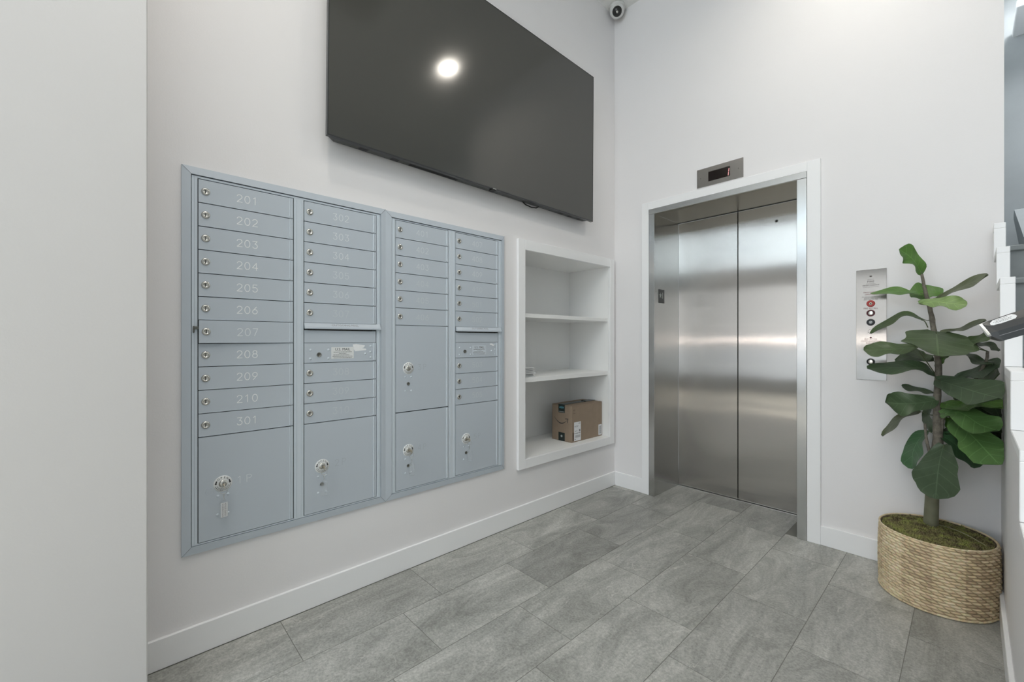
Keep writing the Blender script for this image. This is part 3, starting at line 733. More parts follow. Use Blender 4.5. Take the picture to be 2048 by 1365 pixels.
def keyring(y, z, label, yaw, tagcol, printed, swing=0):
    """key standing in the lock, split ring, small chain and a plastic tag"""
    X0 = XD + .0066
    t = thing('key_tag', label, 'key tag', (X0, y, z), 'keys hanging from the parcel lockers')
    bm = BM(); box(bm, X0, X0 + .016, y - .0009, y + .0009, z - .003, z + .003)
    a = R(-35); c, s_ = math.cos(a), math.sin(a)
    lathe(bm, [(0, -.0011), (.0105, -.0011), (.0105, .0011), (0, .0011)], (X0 + .024, y, z - .002), (.15, 1, 0), 18, smooth=False)
    obj('key', bm, 'brass', t)
    bm = BM(); tube(bm, [(X0 + .026 + .004 * math.sin(R(q)), y - .002 + .011 * math.sin(R(q)), z - .018 + .0135 * math.cos(R(q))) for q in range(0, 360, 20)], .0008, 6, closed=True)
    obj('split_ring', bm, 'chrome', t)
    bm = BM()
    for j in range(3):
        zz = z - .035 - j * .0085; sw = swing * (j + 1) / 3
        tube(bm, [(X0 + .026 + (.0026 * math.sin(R(q)) if j % 2 else 0), y - .002 + sw * .004 + (0 if j % 2 else .0026 * math.sin(R(q))), zz + .005 * math.cos(R(q))) for q in range(0, 360, 30)], .0006, 5, closed=True)
    obj('chain', bm, 'chrome', t)
    Rm = Matrix.Rotation(R(yaw), 3, 'Z'); top = z - .056; cc = Vector((X0 + .026, y - .002 + swing * .004, 0))
    def tr(v): return Rm @ v + cc
    bm = BM(); prism(bm, [(-.0125, -.068), (.0125, -.068), (.0135, -.067), (.0135, -.010), (.006, -.001), (-.006, -.001), (-.0135, -.010), (-.0135, -.067)], .003, lambda a, b, d: tr(Vector((d - .0015, a, 0))) + Vector((0, 0, top + b)))
    tg = obj('tag', bm, tagcol, t)
    if printed:
        bm = BM(); ff = lambda a, b, d: tr(Vector((.0016 + d, a, 0))) + Vector((0, 0, top + b)); quadf(bm, ff, -.0095, .0125, -.064, -.009, .0002)
        obj('paper_insert', bm, 'paper', tg)
        bm = BM(); rnd = random.Random(2)
        for i in range(5):
            b = -.062
            while b < -.012:
                w = rnd.uniform(.002, .006); quadf(bm, ff, -.0065 + i * .0038, -.0050 + i * .0038, b, min(b + w, -.011), .0005); b += w + .0012
        obj('insert_print', bm, 'inkg', tg)
keyring(.3049, .6309, 'key with printed white tag hanging from parcel locker 1P', 6, 'clear', True)
keyring(.6808, .6239, 'key with clear blank tag hanging from parcel locker 2P', -12, 'clear', False)
keyring(1.1152, .620, 'key with clear tag turned edge-on hanging from parcel locker 4P', -58, 'clear', False, 1)
keyring(1.489, .6212, 'key with clear narrow tag hanging from parcel locker 5P', -70, 'clear', False, 1)
# ------------------------------------------------------------------ elevator
bm = BM(); yf = YE - .0165
box(bm, .2585, .3195, yf, YE, 0, 2.2575, .002); box(bm, 1.3450, 1.412, yf, YE, 0, 2.2575, .002); box(bm, .3195, 1.3450, yf, YE, 2.2000, 2.2575, .002)
struct('trim_3', bm, 'trim')
EX0, EX1, EZ = .3665, 1.2945, 2.1575
t = thing('elevator_entrance', 'brushed stainless steel elevator entrance with two closed sliding doors', 'elevator', (.83, 3.2, 0))
y0 = YE - .019; YD = 3.402
for nm, a, b, flip in (('jamb', .3200, EX0, 0), ('jamb', EX1, 1.3445, 1)):
    bm = BM(); box(bm, a, b, y0, y0 + .02, 0, EZ + .003, .0012)
    if not flip: box(bm, a, b - .0004, y0 + .02, YD, 0, EZ)
    else: box(bm, a + .0004, b, y0 + .02, YD, 0, EZ)
    j = obj(nm, bm, 'steelf', t)
    if not flip:
        bm = BM(); box(bm, EX0 - .0005, EX0 + .0008, 3.0655, 3.1575, 1.484, 1.590, .0003); sg = obj('floor_plate', bm, 'tvbody', j)
        bm = BM(); f = lambda a, b, d: Vector((EX0 + .0008 + d, 3.1115 + a, 1.540 + b))
        text(bm, '1', .045, lambda a, b, d: f(a + .018, b, d), bold=.001)
        st = [((.021 if k % 2 == 0 else .0085) * math.cos(R(90 + 36 * k)) - .016, (.026 if k % 2 == 0 else .0105) * math.sin(R(90 + 36 * k)) + .002) for k in range(10)]
        for k in range(10): bm.faces.new([bm.verts.new(f(x, y, .0003)) for x, y in (st[k], st[(k + 1) % 10], (-.016, .002))])
        obj('floor_plate_figures', bm, 'tapeprint', j)
bm = BM(); box(bm, .3195, 1.3450, y0 - .003, y0 + .02, EZ + .003, 2.1995, .0015); obj('header', bm, 'steelf', t)
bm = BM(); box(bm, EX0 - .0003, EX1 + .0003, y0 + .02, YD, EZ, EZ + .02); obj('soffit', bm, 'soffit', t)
bm = BM(); box(bm, EX0, .8205, YD, YD + .03, .006, EZ - .004, .0008); obj('door_panel', bm, 'steel', t)
bm = BM(); box(bm, .8265, EX1, YD, YD + .03, .006, EZ - .004, .0008); dp = obj('door_panel', bm, 'steel', t)
bm = BM(); lathe(bm, [(0, .0008), (.008, .0008), (.008, 0)], (1.078, YD, 2.033), (0, -1, 0), 16); obj('release_keyhole', bm, 'blackgap', dp)
bm = BM(); lathe(bm, [(.008, .0), (.0085, .0015), (.011, .0015), (.0115, 0)], (1.078, YD, 2.033), (0, -1, 0), 18); obj('keyhole_ring', bm, 'alu', dp)
bm = BM(); box(bm, EX0 + .0005, EX1 - .0005, YD - .022, YD + .03, .0002, .0025); obj('sill', bm, 'alu', t)
bm = BM(); box(bm, EX0 - .03, EX1 + .03, YD + .0305, YD + .045, .003, EZ + .02); obj('hoistway_backing', bm, 'blackgap', t)

# position indicator above the door
y0 = YE - .0055
t = thing('floor_indicator', 'steel floor indicator plate with dark display and lit red 1 above the elevator', 'display', (.8385, YE, 2.2685))
bm = BM(); A, B_, Cc, Dd = .6862, .9907, 2.2695, 2.3980
box(bm, A, .7647, y0, YE, Cc, Dd, .0006); box(bm, .9082, B_, y0, YE, Cc, Dd, .0006); box(bm, .7647, .9082, y0, YE, 2.3655, Dd, .0006); box(bm, .7647, .9082, y0, YE, Cc, 2.2998, .0006)
obj('face_plate', bm, 'steelp', t)
bm = BM(); box(bm, .7647, .9082, y0 + .002, YE, 2.2998, 2.3655); dsp = obj('display_window', bm, 'led', t)
bm = BM(); f = FY(.9010, y0 + .002, 2.3295)
poly(bm, f, [(-.0072, -.0235), (-.0028, -.0235), (-.0002, -.002), (-.0045, -.002)]); poly(bm, f, [(-.0042, .002), (.0002, .002), (.0030, .0235), (-.0014, .0235)])
obj('lit_digit', bm, 'digit', dsp)
bm = BM()
for x in (.7125, .9620): lathe(bm, [(0, .0012), (.0028, .0010), (.0034, 0)], (x, y0, 2.3335), (0, -1, 0), 12)
obj('screws', bm, 'darkmetal', t)

# hall station with fire instructions
t = thing('elevator_call_panel', 'tall steel elevator call panel with fire key switch and round buttons', 'control panel', (1.6376, YE, .977))
y0 = YE - .0045; X0, X1, Z0, Z1 = 1.5736, 1.7016, .977, 1.581
bm = BM(); box(bm, X0, X1, y0, YE, Z0, Z1, .0006); obj('face_plate', bm, 'steelp', t)
xc = 1.6362
def zz(v): return 1.194 + (681 - v) * .002723
bm = BM(); f = lambda v: FY(xc, y0, zz(v))
poly(bm, f(553), [(-.006, .002), (-.003, -.003), (.003, -.003), (.006, .002), (.003, .004), (-.003, .004)])
text(bm, 'IN CASE OF', .0042, f(559.0), width=.026)
text(bm, 'FIRE', .0105, f(563.4), width=.029)
text(bm, 'IS THIS BUILDING', .0038, f(567.6), width=.040)
text(bm, 'USE EXIT STAIRWAYS', .0060, f(570.8), width=.070, bold=.0002)
text(bm, 'DO NOT USE THIS ELEVATOR', .0038, f(574.2), width=.066)
text(bm, "TO RECALL ELEVATOR", .0062, f(594.0), width=.076); text(bm, 'INSERT FIRE KEY', .0062, f(596.8), width=.056); text(bm, 'AND TURN TO "ON"', .0062, f(599.6), width=.060)
obj('engraved_text', bm, 'darkink', t)
bm = BM()
text(bm, "FIREFIGHTERS'", .0078, f(585.0), width=.062); text(bm, 'OPERATION', .0078, f(589.2), width=.050)
text(bm, 'FIRE RECALL', .0095, f(617.2), width=.060)
text(bm, 'ELEVATOR', .0080, f(679.0), width=.053); text(bm, 'COMMUNICATION', .0080, f(683.0), width=.084); text(bm, 'FAILURE', .0080, f(686.8), width=.040)
obj('engraved_red_text', bm, 'redink', t)
def button(v, ring, face, r, rf, name):
    bm = BM(); lathe(bm, [(rf, .002), (rf + .0006, .004), (r - .002, .004), (r, .001), (r, 0)], (xc, y0, zz(v)), (0, -1, 0), 28); o = obj(name, bm, ring, t)
    bm = BM(); lathe(bm, [(0, .0042), (rf * .6, .0038), (rf, .0025), (rf, .001)], (xc, y0, zz(v)), (0, -1, 0), 24); fc = obj('button_face', bm, face, o, ORIG[t.name]); return o
o = button(607.5, 'red', 'cream', .0185, .0075, 'fire_key_switch')
bm = BM(); lathe(bm, [(0, .0060), (.0032, .0058), (.0036, .0038)], (xc, y0, zz(607.5)), (0, -1, 0), 12); obj('key_core', bm, 'ink', o, ORIG[t.name])
button(626.5, 'maroon', 'chrome', .0185, .0135, 'fire_lamp')
o = button(645.0, 'blackpl', 'white', .0185, .0078, 'key_switch')
bm = BM(); lathe(bm, [(.0035, .0052), (.005, .0052), (.005, .0040)], (xc, y0, zz(645)), (0, -1, 0), 16); obj('key_core', bm, 'inkg', o, ORIG[t.name])
button(697.5, 'blackpl', 'white', .0180, .0105, 'up_button'); button(724.0, 'blackpl', 'chrome', .0180, .0130, 'down_button')
bm = BM()
for q in range(8):
    a = R(22.5 + q * 45); lathe(bm, [(0, .0004), (.0017, .0004), (.0017, 0)], (xc + .011 * math.cos(a), y0, zz(663.5) + .011 * math.sin(a)), (0, -1, 0), 8)
lathe(bm, [(0, .0004), (.0017, .0004), (.0017, 0)], (xc, y0, zz(663.5)), (0, -1, 0), 8)
obj('speaker_holes', bm, 'ink', t)
bm = BM(); lathe(bm, [(0, .003), (.003, .002), (.0045, 0)], (xc, y0, zz(675.5)), (0, -1, 0), 14); obj('indicator_lamp', bm, 'maroon', t)

# ------------------------------------------------------------------ television
t = thing('television', 'large dark flat television mounted high on the wall above the mailboxes', 'television', (0, 1.652, 2.62))
TY0, TY1, TZ0, TZ1 = .6830, 2.6200, 2.0920, 3.1820
bm = BM(); box(bm, .066, .0800, TY0 + .004, TY1 - .004, TZ0 + .005, TZ1 - .004); sc = obj('screen', bm, 'tvscreen', t)
bm = BM()
for a in ((TY0, TY0 + .0045, TZ0, TZ1), (TY1 - .0035, TY1, TZ0, TZ1), (TY0 + .0045, TY1 - .0035, TZ0, TZ0 + .006), (TY0 + .0045, TY1 - .0035, TZ1 - .0045, TZ1)): box(bm, .060, .0815, *a, .0008)
obj('bezel', bm, 'tvedge', t)
bm = BM(); pts = [(.060, TZ0 + .003), (.060, TZ1 - .005), (.040, TZ1 - .02), (.012, TZ1 - .12), (.012, TZ0 + .022), (.017, TZ0 + .006)]
prism(bm, pts, TY1 - TY0 - .10, lambda a, b, d: Vector((a, TY0 + .05 + d, b)))
for s_, ya, yb in ((1, TY0 + .004, TY0 + .05), (-1, TY1 - .004, TY1 - .05)):
    lo = [bm.verts.new((.052 if a < .06 else a, ya, b + (.006 if b < 2.5 else -.006) * (a < .05))) for a, b in pts]; hi = [bm.verts.new((a, yb, b)) for a, b in pts]
    n = len(pts); bm.faces.new(lo)
    for i in range(n): bm.faces.new((lo[i], lo[(i + 1) % n], hi[(i + 1) % n], hi[i]))
rb = obj('rear_housing', bm, 'tvbody', t)
def under(y, x0=.024, x1=.050, dy=.02, nm='underside_slot', m='tvblack'):
    bm = BM(); sl = lambda x: TZ0 + .006 - .003 * (x - .017) / .043
    vs = [bm.verts.new((x, yy, sl(x) - .0012)) for x, yy in ((x0, y - dy), (x1, y - dy), (x1, y + dy), (x0, y + dy))]; bm.faces.new(vs)
    g = bmesh.ops.extrude_face_region(bm, geom=list(bm.faces))
    for v in g['geom']:
        if isinstance(v, bmesh.types.BMVert): v.co.z += .0010
    obj(nm, bm, m, t)
for y in (.865, 1.028): under(y)
for y in (2.30, 2.40, 2.50): under(y, dy=.018)
for i in range(3): under(1.26, .026 + i * .008, .031 + i * .008, .15, 'speaker_grille')
bm = BM(); box(bm, .048, .0800, 1.632, 1.665, TZ0 - .007, TZ0 + .001, .002); o = obj('sensor_pod', bm, 'tvblack', t)
bm = BM(); box(bm, .0812, .0822, 1.640, 1.664, TZ0 + .0010, TZ0 + .0045); obj('badge', bm, 'alu', t)
bm = BM(); tube(bm, [(.030, 1.93, TZ0 + .006), (.032, 1.96, TZ0 - .010), (.034, 2.01, TZ0 - .016), (.032, 2.06, TZ0 - .009), (.030, 2.085, TZ0 + .006)], .004, 8); obj('cable_loop', bm, 'tvblack', t)
bm = BM(); box(bm, 0, .014, 1.35, 1.95, 2.4, 2.9); obj('wall_mount', bm, 'tvblack', t)
t.rotation_euler = (R(-.55), 0, 0)

# ------------------------------------------------------------------ cardboard box on the niche floor
BX0, BX1, BY0, BY1, BZ0, BZ1 = -.252, -.0545, 2.531, 2.921, .4125, .692
t = thing('cardboard_box', 'brown taped cardboard shipping box on the bottom shelf of the white niche', 'box', ((BX0 + BX1) / 2, (BY0 + BY1) / 2, BZ0))
bm = BM(); box(bm, BX0, BX1, BY0, BY1, BZ0, BZ1 - .004, .002)
bd = obj('carton', bm, 'card', t)
for s_ in (0, 1):      # two top flaps lifting a little at the seam end
    bm = BM(); xm = (BX0 + BX1) / 2
    a, b = (BX0, xm - .001) if s_ == 0 else (xm + .001, BX1)
    box(bm, a, b, BY0 + .001, BY1 - .001, BZ1 - .0035, BZ1 - .0005)
    for v in bm.verts:
        k = 1 - abs(v.co.x - xm) / (xm - BX0); v.co.z += k * (.004 if s_ == 0 else .002)
    obj('top_flap', bm, 'card', bd, ORIG[t.name])
xm = (BX0 + BX1) / 2
bm = BM(); box(bm, xm - .032, xm + .032, BY0 - .0006, BY1 + .0006, BZ1 + .0035, BZ1 + .0045); tube(bm, [(xm - .02, BY1 - .12, BZ1 + .005), (xm, BY1 - .125, BZ1 + .009), (xm + .03, BY1 - .12, BZ1 + .005)], .003, 6)
box(bm, xm - .032, xm + .032, BY0 - .0012, BY0 - .0002, BZ1 - .060, BZ1 + .0045)
tp = obj('tape', bm, 'tape', t)
bm = BM(); f = FYL(xm, BY0 - .0014, BZ1 - .022)
text(bm, 'prime', .013, f, bold=.0006, width=.044)
poly(bm, f, [(a, b) for a, b in arc(0, .014, .026, 215, 325, 8, .026)] + [(a, b) for a, b in arc(0, .014, .0235, 325, 215, 8, .0235)])
obj('tape_mark', bm, 'tapeblue', tp)
bm = BM(); rnd = random.Random(4); f = FY(xm, BY0 - .0014, BZ1 - .052); lines(bm, f, -.028, .028, 0, .004, (.004, .008), rnd)
fz = lambda a, b, d: Vector((xm + b, BY0 + .195 + a, BZ1 + .0047 + d)); lines(bm, fz, -.17, .17, -.018, .010, (.008, .02), rnd); lines(bm, fz, -.17, .17, .010, .008, (.006, .015), rnd)
obj('tape_print', bm, 'tapeprint', tp)
bm = BM(); f = FY(xm, BY0, 0); quadf(bm, f, -.032, .032, BZ0 + .001, BZ0 + .066, .0008); sq = obj('printed_square', bm, 'tape', bd, ORIG[t.name])
bm = BM(); f = FY(xm, BY0, BZ0); poly(bm, f, arc(0, .038, .0095, 0, 350, 20), .0014); lines(bm, f, -.026, .026, .016, .005, (.006, .012), random.Random(6)); obj('square_print', bm, 'tapeprint', sq, ORIG[t.name])
# curved arrow mark
bm = BM(); f = FY(xm, BY0, BZ0 + .172); up, lo = [], []
for i in range(17):
    q = i / 16; x = -.076 + .130 * q; y = -.045 * math.sin(math.pi * (q * .86 + .07)) ** 1.0 + .016 * (1 - q) + .002; th = .0022 + .0052 * math.sin(math.pi * min(1, q * 1.05)) ** .8
    up.append((x, y + th / 2)); lo.append((x, y - th / 2))
for i in range(16): poly(bm, f, [up[i], lo[i], lo[i + 1], up[i + 1]], .0008)
poly(bm, f, [(.036, .006), (.066, .008), (.064, .003), (.037, .001)], .0008); poly(bm, f, [(.060, .004), (.067, .008), (.063, -.020), (.056, -.030)], .0008)
obj('curved_arrow_mark', bm, 'ink', bd, ORIG[t.name])
f = FX(BX1, 0, BZ0)
bm = BM()
for k in (0, 1):
    yb = BY0 + .022 + k * .014; poly(bm, f, [(yb - .0055, .243), (yb + .0055, .243), (yb, .254)], .0006); quadf(bm, f, yb - .0012, yb + .0012, .226, .244, .0006)
quadf(bm, f, BY0 + .014, BY0 + .044, .2195, .2220, .0006)
quadf(bm, f, BY0 + .012, BY0 + .028, .012, .076, .0005)
obj('handling_marks', bm, 'cardin', bd, ORIG[t.name])
bm = BM(); box(bm, BX1, BX1 + .0006, BY0 + .030, BY0 + .112, BZ0 + .008, BZ0 + .152); lb = obj('shipping_label', bm, 'paper', t)
bm = BM(); f = FX(BX1 + .0006, BY0 + .071, BZ0 + .080); rnd = random.Random(8)
lines(bm, f, .012, .036, .060, .006, (.005, .010), rnd); lines(bm, f, -.036, .012, .042, .003, (.004, .009), rnd); lines(bm, f, -.036, .006, .036, .003, (.004, .009), rnd)
quadf(bm, f, .018, .034, -.004, .014); lines(bm, f, -.032, -.002, .004, .006, (.006, .012), rnd); lines(bm, f, -.037, .037, -.014, .007, (.008, .018), rnd)
for k in range(16): quadf(bm, f, -.030 + k * .004, -.0282 + k * .004, -.048, -.028)
lines(bm, f, -.036, -.020, -.060, .006, (.006, .010), rnd)
obj('label_print', bm, 'inkg', lb)
bm = BM(); box(bm, BX1, BX1 + .0006, BY1 - .048, BY1 - .004, BZ0 + .010, BZ0 + .094); lb = obj('barcode_sticker', bm, 'paper', t)
bm = BM(); f = FX(BX1 + .0006, BY1 - .026, BZ0 + .052)
for k in range(12): quadf(bm, f, -.012, .012, -.034 + k * .0055, -.034 + k * .0055 + (.0035 if k % 3 else .002))
obj('sticker_print', bm, 'inkg', lb)

# ------------------------------------------------------------------ envelopes on the middle shelf
rnd = random.Random(12); z = .9445
UP = ['second', 'third', 'fourth', 'fifth', 'sixth']
WD = ['bottom envelope resting on the board'] + [w + ' envelope up from the board' for w in UP] + ['middle envelope of the pile'] + [w + ' envelope down from the top' for w in UP[::-1]] + ['topmost envelope']
for i in range(13):
    th = .0040 + rnd.random() * .0022; bm = BM()
    yc = 1.9900 + rnd.uniform(0, .008); xc = -.120
    hw, hl = .105, .078 + rnd.uniform(0, .014)
    a = R(rnd.uniform(-9, 9)); rm = Matrix.Rotation(a, 3, 'Z')
    y0_ = NY0 + .002
    vs = []
    g = bmesh.ops.create_grid(bm, x_segments=8, y_segments=6, size=1)
    for v in bm.verts:
        u, w = v.co.x, v.co.y
        p = rm @ Vector((u * hw * .9, (w + 1) * hl * .72, 0)); v.co = Vector((xc + p.x, y0_ + .010 + p.y, z + .0004 + .0016 * (w + 1) / 2 * abs(math.sin(i * 2.1 + u * 1.5))))
    ex = bmesh.ops.extrude_face_region(bm, geom=list(bm.faces))
    for q in ex['geom']:
        if isinstance(q, bmesh.types.BMVert): q.co.z += th * .62
    o = obj('envelope', bm, 'paper' if i % 3 else 'white'); tag(o, 'white mail envelope on the middle shelf, ' + WD[i], 'envelope', 'pile of envelopes on the niche shelf')
    b2 = BM(); ym = max(v.co.y for v in o.data.vertices) + o.location.y
    quadf(b2, lambda a, b, d: Vector((xc + .052 - a * .4, y0_ + .02 + b, z + .0030 + d * .2)), 0, .04, .01, .035, .0002)
    obj('address_print', b2, 'inkg', o)
    z += th * .62 + .0018
# ------------------------------------------------------------------ potted fig in a woven basket
PX, PY, PR, PH = 1.8935, 2.7985, .2035, .303
t = thing('potted_fig_plant', 'broad-leaved fig plant in a round woven basket by the elevator wall', 'plant', (PX, PY, 0))
# basket wall: rows of plaited strands
rnd = random.Random(21); NR = 24; NS = 34; SUBA = 14; SUBZ = 6
bm = BM(); lay = bm.verts.layers.float.new('strand')
na = NS * SUBA; nz = NR * SUBZ; tone = [[rnd.random() for _ in range(NS)] for _ in range(NR + 1)]
sect = [rnd.uniform(-.25, .25) for _ in range(12)]
def brad(th, z):
    r = z / PH * NR; row = min(int(r), NR - 1); fz = r - row
    off = .5 if row % 2 else 0
    s = th / (2 * math.pi) * NS + off + (fz - .5) * .42; k = int(math.floor(s)); fs = s - k
    h = (math.sin(math.pi * fz) ** .7) * (math.sin(math.pi * fs) ** .55)
    seam = abs(((th / (2 * math.pi) * 12) % 1) - .5)
    b = .0080 * h + (.0015 if seam < .06 else 0)
    tn = tone[row][k % NS] * .6 + .2 + sect[int(th / (2 * math.pi) * 12) % 12] + .9 * min(0, h - .55)  # random strand tone, plus shade painted into the creases between strands
    return b, tn
R0 = PR - .007
grid = []
for j in range(nz + 1):
    z = PH * j / nz; row = []
    bulge = .004 * math.sin(math.pi * z / PH) - .002
    for i in range(na):
        th = 2 * math.pi * i / na; b, tn = brad(th, min(z, PH - 1e-5)); rr = R0 + b + bulge + .0025 * math.sin(3 * th + 1)
        v = bm.verts.new((PX + rr * math.cos(th), PY + rr * math.sin(th), z)); v[lay] = tn; row.append(v)
    grid.append(row)
for j in range(nz):
    for i in range(na):
        f = bm.faces.new((grid[j][i], grid[j][(i + 1) % na], grid[j + 1][(i + 1) % na], grid[j + 1][i])); f.smooth = True
bm.faces.new(grid[0][::-1])
bk = obj('basket', bm, 'wicker', t)
bm = BM(); lathe(bm, [(R0 - .001, PH - .002), (R0 - .010, PH - .002), (R0 - .010, PH - .10)], (PX, PY, 0), (0, 0, 1), 96); obj('basket_lining', bm, 'basketin', bk, ORIG[t.name])
for z, rr, nm in ((PH + .001, R0 - .001, 'rim_braid'), (.006, R0 + .0015, 'foot_braid')):
    bm = BM(); lay2 = bm.verts.layers.float.new('strand')
    for k in range(64):
        th = 2 * math.pi * k / 64; tw = 2 * math.pi / 64 * .75
        n0 = len(bm.verts); dz = .0022
        tube(bm, [(PX + (rr + q * .0016) * math.cos(th + tw * q), PY + (rr + q * .0016) * math.sin(th + tw * q), z - dz * .6 + dz * (q + 1) * .6) for q in (-1, -.5, 0, .5, 1)], [.0018, .0040, .0044, .0040, .0018], 6)
        bm.verts.ensure_lookup_table(); tn = rnd.uniform(.3, .95)
        for v in bm.verts[n0:]: v[lay2] = tn
    obj(nm, bm, 'wicker', bk, ORIG[t.name])
# moss
bm = BM(); rnd = random.Random(5); rings = []
RM = R0 - .0105
from mathutils import noise as NZ
def mossz(x, y):
    d = math.hypot(x - PX, y - PY) / RM
    return .289 + .016 * (1 - d * d) + .012 * NZ.noise(Vector((x * 22, y * 22, 0))) + .005 * NZ.noise(Vector((x * 70, y * 70, 3))) + .006 * d ** 6
cen = bm.verts.new((PX, PY, mossz(PX, PY))); prev = None
for k in range(1, 27):
    r_ = RM * k / 26; cur = [bm.verts.new((PX + r_ * math.cos(2 * math.pi * i / 90), PY + r_ * math.sin(2 * math.pi * i / 90), mossz(PX + r_ * math.cos(2 * math.pi * i / 90), PY + r_ * math.sin(2 * math.pi * i / 90)))) for i in range(90)]
    for i in range(90):
        j = (i + 1) % 90
        f = bm.faces.new((cen, cur[i], cur[j])) if prev is None else bm.faces.new((prev[i], cur[i], cur[j], prev[j])); f.smooth = True
    prev = cur
for _ in range(7000):       # curly strands
    a = rnd.uniform(0, 2 * math.pi); r_ = RM * math.sqrt(rnd.random()) * .985; x = PX + r_ * math.cos(a); y = PY + r_ * math.sin(a); z = mossz(x, y)
    dr = rnd.uniform(0, 2 * math.pi); L = rnd.uniform(.010, .026); w = rnd.uniform(.0007, .0014); curl = rnd.uniform(-2.2, 2.2); lift = rnd.uniform(.002, .011)
    p = None
    for s_ in range(5):
        q = s_ / 4; an = dr + curl * q; cxp = x + L * q * math.cos(an); cyp = y + L * q * math.sin(an)
        dd = math.hypot(cxp - PX, cyp - PY)
        if dd > RM: k = RM / dd; cxp = PX + (cxp - PX) * k; cyp = PY + (cyp - PY) * k
        czp = mossz(cxp, cyp) + .0006 + lift * math.sin(math.pi * q)
        sx, sy = -math.sin(an) * w, math.cos(an) * w
        c = (bm.verts.new((cxp + sx, cyp + sy, czp)), bm.verts.new((cxp - sx, cyp - sy, czp + .0004)))
        if p: bm.faces.new((p[0], p[1], c[1], c[0]))
        p = c
mo = obj('moss', bm, 'moss', t, fixn=False); mo['kind'] = 'stuff'; mo['label'] = 'dry green and brown moss filling'
bm = BM(); pa = (1.905, 2.865); pb = (2.055, 2.700)
pts = [(pa[0] + (pb[0] - pa[0]) * q, pa[1] + (pb[1] - pa[1]) * q, .316 + .012 * math.sin(math.pi * q) + .004 * q) for q in [i / 8 for i in range(9)]]
for i in range(8):
    p, q = Vector(pts[i]), Vector(pts[i + 1]); d = (q - p).normalized().cross(Vector((0, 0, 1))).normalized()
    w0 = .0014 + .0034 * math.sin(math.pi * (i / 8 * .8 + .2)); w1 = .0014 + .0034 * math.sin(math.pi * ((i + 1) / 8 * .8 + .2))
    bm.faces.new([bm.verts.new(v) for v in (p - d * w0, p + d * w0, q + d * w1, q - d * w1)])
obj('dry_leaf_blade', bm, 'straw', t)
# stems
TR = [[1.876, 2.86, 0.265, 0.0285], [1.878, 2.86, 0.33, 0.0265], [1.882, 2.855, 0.456, 0.0245], [1.888, 2.852, .54, .0225]]
bm = BM(); tube(bm, [p[:3] for p in TR], [p[3] for p in TR], 20); obj('stem_base', bm, 'barkg', t)
TR2 = [[1.887, 2.853, .52, .0232], [1.895, 2.85, 0.627, 0.021], [1.902, 2.85, 0.723, 0.0185], [1.899, 2.85, 0.817, 0.015], [1.899, 2.85, 0.924, 0.014], [1.904, 2.85, 1.054, 0.012], [1.895, 2.85, 1.173, 0.011], [1.885, 2.85, 1.268, 0.0105], [1.874, 2.845, 1.352, 0.009], [1.858, 2.84, 1.436, 0.007], [1.848, 2.84, 1.512, 0.0055]]
def spline(P, n):
    P = [Vector(p) for p in P]; out = []
    Q = [P[0] * 2 - P[1]] + P + [P[-1] * 2 - P[-2]]; m = len(P) - 1
    for i in range(n + 1):
        s_ = i / n * m; k = min(int(s_), m - 1); u = s_ - k; a, b, c, d = Q[k], Q[k + 1], Q[k + 2], Q[k + 3]
        out.append(.5 * ((2 * b) + (c - a) * u + (2 * a - 5 * b + 4 * c - d) * u * u + (3 * b - a - 3 * c + d) * u ** 3))
    return out
P4 = spline([Vector((*p[:4],)) for p in TR2], 44)
rnd = random.Random(31); bm = BM()
tube(bm, [(p[0] + rnd.uniform(-.0008, .0008), p[1], p[2]) for p in P4], [p[3] * (1 + rnd.uniform(-.05, .07)) for p in P4], 14); obj('trunk', bm, 'bark', t)
for pts, r0, r1 in (([[1.892, 2.84, .60], [1.875, 2.835, .66], [1.864, 2.83, .72], [1.858, 2.84, .794]], .0075, .005),
                    ([[1.904, 2.85, .70], [1.912, 2.85, .772], [1.917, 2.85, .824], [1.926, 2.84, .885]], .0105, .006),
                    ([[1.915, 2.85, .824], [1.99, 2.84, .945], [2.050, 2.82, 1.09], [2.058, 2.805, 1.145]], .008, .005)):
    s_ = spline(pts, 14); bm = BM(); tube(bm, s_, [r0 + (r1 - r0) * i / 14 for i in range(15)], 10); obj('branch', bm, 'bark', t)
def wprof(s_):      # fiddle outline: narrow waist near the stalk, broad towards the tip
    a = [(0, .10), (.08, .42), (.2, .60), (.35, .66), (.5, .80), (.65, .97), (.78, 1.0), (.88, .86), (.95, .58), (1, .12)]
    for (x0, y0_), (x1, y1_) in zip(a, a[1:]):
        if s_ <= x1: u = (s_ - x0) / (x1 - x0); u = u * u * (3 - 2 * u) * .5 + u * .5; return y0_ + (y1_ - y0_) * u
    return .1
